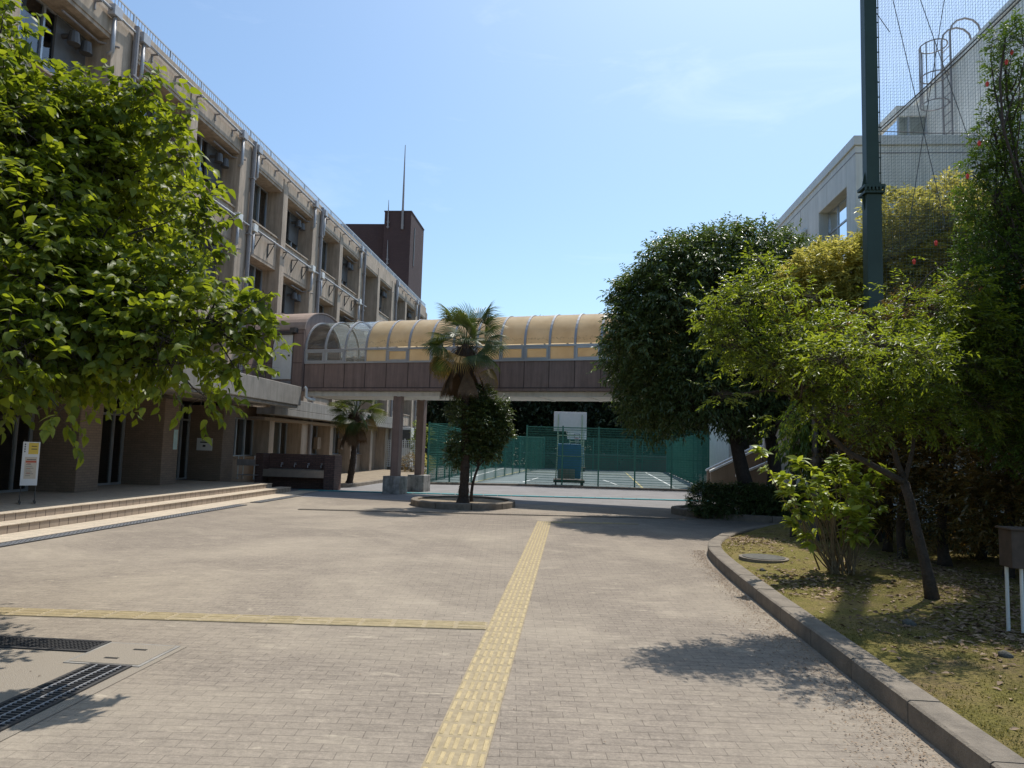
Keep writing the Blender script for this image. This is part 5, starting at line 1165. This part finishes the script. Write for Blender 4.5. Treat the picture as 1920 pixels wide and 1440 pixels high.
for k in range(26):
    a = rng.uniform(0, 6.28); b0 = sb_ + Vector((.13 * math.cos(a), .13 * math.sin(a), -.02)); limb(rng, b0, b0 + Vector((rng.normal(-.05, .22), rng.normal(0, .18), rng.uniform(.6, 1.0))), rng.uniform(.006, .012), .004, mb, 5, .05, 6)
mb.build('stems', plain('shrub_cane', (.20, .15, .09), .9, var=.3, scale=15), sh, smooth=True)
P, LD, UV = leaves_on(rng, np.array(PB), np.array(PD), 11, .15, .95, .35); n_ = len(P)
V, F, lv = leafgeo(rng, P, LD, UV, .145 * rng.uniform(.6, 1.2, n_), .066 * rng.uniform(.8, 1.2, n_), 'lance', .1, .35)
npmesh('leaves', V, F, L_SHRUB, sh, lv)
# palms
def fan(rng, mb, L, n_=26, span=2.6, droop=.35, M=None):
    """one fan-shaped palm leaf in local coords: petiole along +x then a fan of leaflets"""
    out = []
    for i in range(n_):
        a = -span / 2 + span * i / (n_ - 1); l = L * (.8 + .2 * math.cos(a)) * rng.uniform(.92, 1.05); w = L * .024
        d = Vector((math.cos(a), math.sin(a), .10 * math.cos(a * 2))); s_ = Vector((-math.sin(a), math.cos(a), 0))
        p1 = d * l * .5; p2 = d * l * .8 - Vector((0, 0, droop * l * .22)); p3 = d * l - Vector((0, 0, droop * l * .55))
        k = Vector((0, 0, w * .6))
        V = [Vector((0, 0, 0)), p1 + s_ * w + k, p1, p1 - s_ * w + k, p2 + s_ * w * .7 + k * .5, p2, p2 - s_ * w * .7 + k * .5, p3]
        if M is not None: V = [M @ v for v in V]
        mb.add(V, [(0, 2, 1), (0, 3, 2), (1, 2, 5, 4), (2, 3, 6, 5), (4, 5, 7), (5, 6, 7)])
def palm(name, label, base, top, r, nfr, Lf, pet, seed, dead=10):
    t = thing(name, label, 'palm tree', base); rng = np.random.default_rng(seed)
    base, top = Vector(base), Vector(top); mb = MB(); n_ = 26; pts, rs = [], []
    for i in range(n_ + 1):
        u = i / n_; p = base.lerp(top, u) + Vector((.10 * math.sin(u * 2.4) * (1 - u), .03 * math.sin(u * 5), 0)); pts.append(p); rs.append(r * (1.15 - .35 * math.sin(u * 1.5) + 1.7 * math.exp(-((u - .9) / .1) ** 2) - (1.0 if i == n_ else 0)) * rng.uniform(.88, 1.12) * (1.3 if i == 0 else 1))
    mb.tube(pts, rs, 12)
    for k in range(700):                                # shaggy fibres and old leaf bases
        u = rng.uniform(.02, 1.0) if k < 400 else rng.uniform(.78, 1); i = int(u * n_); p = pts[i]; a = rng.uniform(0, 6.28); q = Vector((math.cos(a), math.sin(a), 0)); rr = rs[i]
        l = rng.uniform(.05, .13) * (2.4 if u > .75 else 1); w = Vector((-q.y, q.x, 0)) * rng.uniform(.008, .022)
        mb.add([p + q * rr * .9 - w, p + q * rr * .9 + w, p + q * (rr + l * .6) + Vector((0, 0, (1 if u > .6 else -1) * l))], [(0, 1, 2)])
    mb.build('trunk', FIBRE, t)
    live, gold = [], []
    for i in range(nfr):
        el = 1.25 - 2.0 * (i + .5) / nfr + rng.normal(0, .1); az = i * 2.399 + rng.normal(0, .2)
        d = Vector((math.cos(az) * math.cos(el), math.sin(az) * math.cos(el), math.sin(el))); pl = pet * rng.uniform(.8, 1.15); o = top + d * pl - Vector((0, 0, .1 * pl))
        f = MB(); f.tube([top + Vector((0, 0, -.05)), top + d * pl * .5 + Vector((0, 0, .03)), o], [.016, .012, .009], 5)
        x = (d - Vector((0, 0, .08 if el > .3 else (.25 if el > -.3 else .6))) + Vector(rng.normal(0, .12, 3))).normalized(); z = Vector((0, 0, 1)); y = z.cross(x).normalized(); z = x.cross(y)
        M = Matrix(((x.x, y.x, z.x, o.x), (x.y, y.y, z.y, o.y), (x.z, y.z, z.z, o.z), (0, 0, 0, 1))) @ Matrix.Rotation(rng.normal(0, .55), 4, 'X')
        fan(rng, f, Lf * rng.uniform(.85, 1.1), 28, rng.uniform(2.6, 3.6), rng.uniform(.25, .75), M)
        o2 = f.build('frond', L_PALM if (el > -.45 or rng.random() < .4) else L_PALMD, t)
        a_ = o2.data.attributes.new('lv', 'FLOAT', 'FACE'); v0 = rng.uniform(.05, .6); a_.data.foreach_set('value', np.clip(rng.normal(v0, .15, len(o2.data.polygons)), 0, 1).astype(np.float32))
    f = MB()
    for i in range(dead):
        az = rng.uniform(0, 6.28); d = Vector((math.cos(az) * .55, math.sin(az) * .55, -.9)).normalized(); o = top + d * pet * .8 - Vector((0, 0, .15))
        f.tube([top - Vector((0, 0, .1)), top + d * pet * .4 + Vector((.05 * d.x, .05 * d.y, .05)), o], [.012, .009, .007], 4)
        x = (d + Vector((0, 0, -.9))).normalized(); y = Vector((-math.sin(az), math.cos(az), 0)); z = x.cross(y)
        M = Matrix(((x.x, y.x, z.x, o.x), (x.y, y.y, z.y, o.y), (x.z, y.z, z.z, o.z), (0, 0, 0, 1)))
        fan(rng, f, Lf * rng.uniform(.9, 1.5), 18, rng.uniform(.35, .8), .1, M)
    f.build('dead_fronds', DEADF, t)
    return t
pb = gr(868, 943, .1); ptop = at(873, 645, pb.y)
palm('palm_tree', 'tall fan palm with shaggy trunk in the round kerbed island', pb, ptop, .125, 36, .68, .84, 4, 12)
p2 = gr(655, 906, .08); p2t = at(668, 772, p2.y)
palm('palm_tree', 'smaller leaning fan palm by the school wall under the footbridge', p2, p2t, .12, 24, .72, .6, 6, 12)
# camellia beside the palm
cb = gr(886, 940, .1); cy = cb.y - .5
CE = px_ell([(x - 3, y + 3, Y, r) for (x, y, Y, r) in [(905, 780, cy, .62), (930, 800, cy, .45), (880, 820, cy, .55), (905, 745, cy, .42), (870, 770, cy, .45), (925, 840, cy, .28), (860, 850, cy, .32), (905, 830, cy, .42), (935, 770, cy, .36), (945, 810, cy, .25)]], 1, 1, 1)
tree('camellia_tree', 'small glossy-leaved tree leaning beside the palm in the island', (cb.x, cb.y - .25, .1), tuple(at(897, 875, cy)), CE, .045, BARK, L_CAM, 3600, 8, .17, .085, .042, 111, lim=.5, spread=.85, droop=.1, up=.2, gap=.08, shell=.5)
# shrubs by the lattice fence
for i, (x, y, Y, c, lab) in enumerate(((771, 879, 42.6, L_HEDGE, 'small rounded red and green bush left of the rear bridge column'), (797, 880, 42.6, L_YEL, 'small rounded yellow-red bush right of the rear bridge column'))):
    p = at(x, y, Y); t = thing('round_bush', lab, 'bush', (p.x, p.y, 0), 'round bushes by the lattice fence')
    foliage('foliage', c, [(p.x, p.y, .55, .62, .5, .55)], 420, 7, .16, .08, .03, t, 120 + i, shell=.6, up=.4, gap=0)
    mb = MB(); skeleton(np.random.default_rng(i), (p.x, p.y, -.02), (p.x, p.y, .3), [(p.x, p.y, .6, .4, .4, .3)], .03, mb); mb.build('stems', BARKD, t)
p = at(782, 845, 46.6); t = thing('young_tree', 'young light green tree beside the lattice fence', 'tree', (p.x, p.y, 0))
es = [(p.x, p.y, 1.9, .5, .5, .7), (p.x + .5, p.y, 2.4, .5, .5, .6), (p.x + .1, p.y, 2.8, .4, .4, .5)]
mb = MB(); skeleton(np.random.default_rng(4), (p.x, p.y, -.02), (p.x, p.y, 1.2), es, .05, mb); mb.build('trunk', BARK, t); foliage('crown', L_SLEN, es, 330, 7, .25, .13, .06, t, 130, up=.3, gap=0, shell=.4)
# dark trees behind the court and the school
BT = [(-14.5, 61, 9.5, 2.6), (-10.5, 66, 10.5, 3.0), (-6.0, 68, 13.2, 3.6), (-1.0, 69, 13.6, 3.6), (3.5, 67, 12.6, 3.4), (8.0, 70, 13.5, 3.8), (12.5, 68, 12.0, 3.6), (-2.5, 75, 15.4, 3.6), (2.2, 76, 15.2, 3.6), (17, 70, 13, 4), (-18, 68, 12, 3.4)]
BL = ['dark evergreen beyond the end of the school block', 'dark evergreen behind the rear bridge column', 'tall dark tree behind the left end of the court', 'tall dark tree behind the middle of the court', 'dark tree behind the basketball backboard', 'dark tree behind the right part of the court fence', 'dark tree mostly hidden behind the hall corner', 'tallest tree peeking over the bridge roof right of the palm', 'tree top just showing over the yellow bridge roof', 'dark tree hidden behind the hall', 'dark tree beyond the school roof end']
for i, (x, y, h, r) in enumerate(BT):
    rr = np.random.default_rng(140 + i); es = [(x, y, h * .55, r, r * .8, h * .38)] + [(x + rr.normal(0, r * .55), y - abs(rr.normal(0, r * .4)), h * rr.uniform(.2, .86), r * .55, r * .5, r * .5) for _ in range(7)]
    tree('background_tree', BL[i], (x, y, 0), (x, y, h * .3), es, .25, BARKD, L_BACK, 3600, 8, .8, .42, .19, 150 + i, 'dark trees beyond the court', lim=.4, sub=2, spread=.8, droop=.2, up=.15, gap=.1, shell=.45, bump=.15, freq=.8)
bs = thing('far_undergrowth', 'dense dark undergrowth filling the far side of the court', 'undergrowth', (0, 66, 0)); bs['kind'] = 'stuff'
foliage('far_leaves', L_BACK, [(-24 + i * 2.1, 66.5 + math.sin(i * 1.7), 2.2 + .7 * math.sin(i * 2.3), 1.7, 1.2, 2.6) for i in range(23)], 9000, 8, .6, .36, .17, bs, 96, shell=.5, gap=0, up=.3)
# low wall and dark school outbuilding far behind the court
ob = thing('far_outbuilding', 'low grey outbuilding with a long roof beyond the court fence', 'building', (3, 66, 0))
mb = MB(); mb.box(-4, 64.6, -.05, 14, 65.4, 1.25); mb.build('wall', plain('far_grey_wall', (.12, .115, .10), .9), ob); mb = MB(); mb.box(-4.3, 64.3, 1.252, 14.3, 65.8, 1.4); mb.build('roof', PIPEG, ob)
rng = np.random.default_rng(70); n_ = 52000
ty = 3.6 + 12.5 * rng.uniform(0, 1, n_) ** 1.5; tx = np.interp(ty, by[:12], bx[:12]) + .13 + 4.5 * rng.uniform(0, 1, n_) ** 1.2
g_ = Sines(rng, 1.6)(np.stack([tx, ty, ty * 0], 1)); kp = g_ > -.35; tx, ty = tx[kp], ty[kp]; n_ = len(tx)
tz = np.array([bedz(a_, b_) for a_, b_ in zip(tx, ty)]) - .004
V, F, lv = leafgeo(rng, np.stack([tx, ty, tz], 1), np.stack([rng.normal(0, .7, n_), rng.normal(0, .7, n_), np.ones(n_)], 1), rng.normal(0, 1, (n_, 3)), rng.uniform(.008, .022, n_), rng.uniform(.005, .011, n_), 'dia', .1, .3)
mo = npmesh('moss_tufts', V, F, leafmat('moss_blade', (.125, .11, .035), (.25, .215, .07), .3, (1.2, 1.15, .6), .8, .2), None, lv); mo['kind'] = 'stuff'; tag(mo, 'short yellow-green moss and grass tufts over the planting bed', 'moss')
# moss-bed leaf litter and loose leaves on the paving
rng = np.random.default_rng(77); P = []
for _ in range(5200):
    if rng.random() < .7: c = [(4.5, 7.9), (4.9, 9.2), (3.9, 7.2), (5.0, 10.8), (3.0, 13.4), (4.2, 6.2), (3.1, 9.5)][rng.integers(7)]; x, y = rng.normal(c[0], .45), rng.normal(c[1], .5)
    else: x, y = rng.uniform(2.6, 6.5), rng.uniform(3.5, 15)
    xl = float(np.interp(y, by[:12], bx[:12])) + .2
    if x > xl: P.append((x, y, bedz(x, y) + .012))
for _ in range(5200):
    y = rng.uniform(3.5, 13); x = float(np.interp(y, by[:12], bx[:12])) - .16 - abs(rng.normal(0, .17)) * (1.6 if y < 8 else .7); P.append((x, y, .004))
for _ in range(260): P.append((rng.uniform(-6, 2), rng.uniform(3, 18), .004))
P = np.array(P); n_ = len(P); a = rng.uniform(0, 6.28, n_)
sz = np.where(P[:, 2] > .05, rng.uniform(.025, .10, n_), rng.uniform(.007, .026, n_))
V, F, lv = leafgeo(rng, P, np.stack([np.cos(a), np.sin(a), rng.normal(.1, .15, n_)], 1), np.array([0, 0, 1.0]) + rng.normal(0, .25, (n_, 3)), sz, sz * .45, 'dia', .15, .2)
lo = npmesh('leaf_litter', V, F, L_FALL, None, lv); lo['kind'] = 'stuff'; tag(lo, 'scattered dry brown leaves on the moss and along the kerb', 'leaf litter')
for (x, y, r) in ((1705, 1162, .06), (1886, 1233, .05), (1430, 1062, .04)):
    p = gr(x, y, .17); f = MB(); rr = random.Random(int(x)); vs = []
    f.tube([(p.x, p.y, bedz(p.x, p.y) - .02), (p.x, p.y, bedz(p.x, p.y) + r * .4), (p.x + .01, p.y, bedz(p.x, p.y) + r * .8)], [r, r * 1.1, r * .45], 9)
    tag(f.build('stone', STONE, smooth=True), {1705: 'small dark stone near the slender tree trunk', 1886: 'small dark stone below the sign board posts', 1430: 'tiny stone beside the manhole cover'}[x], 'stone')
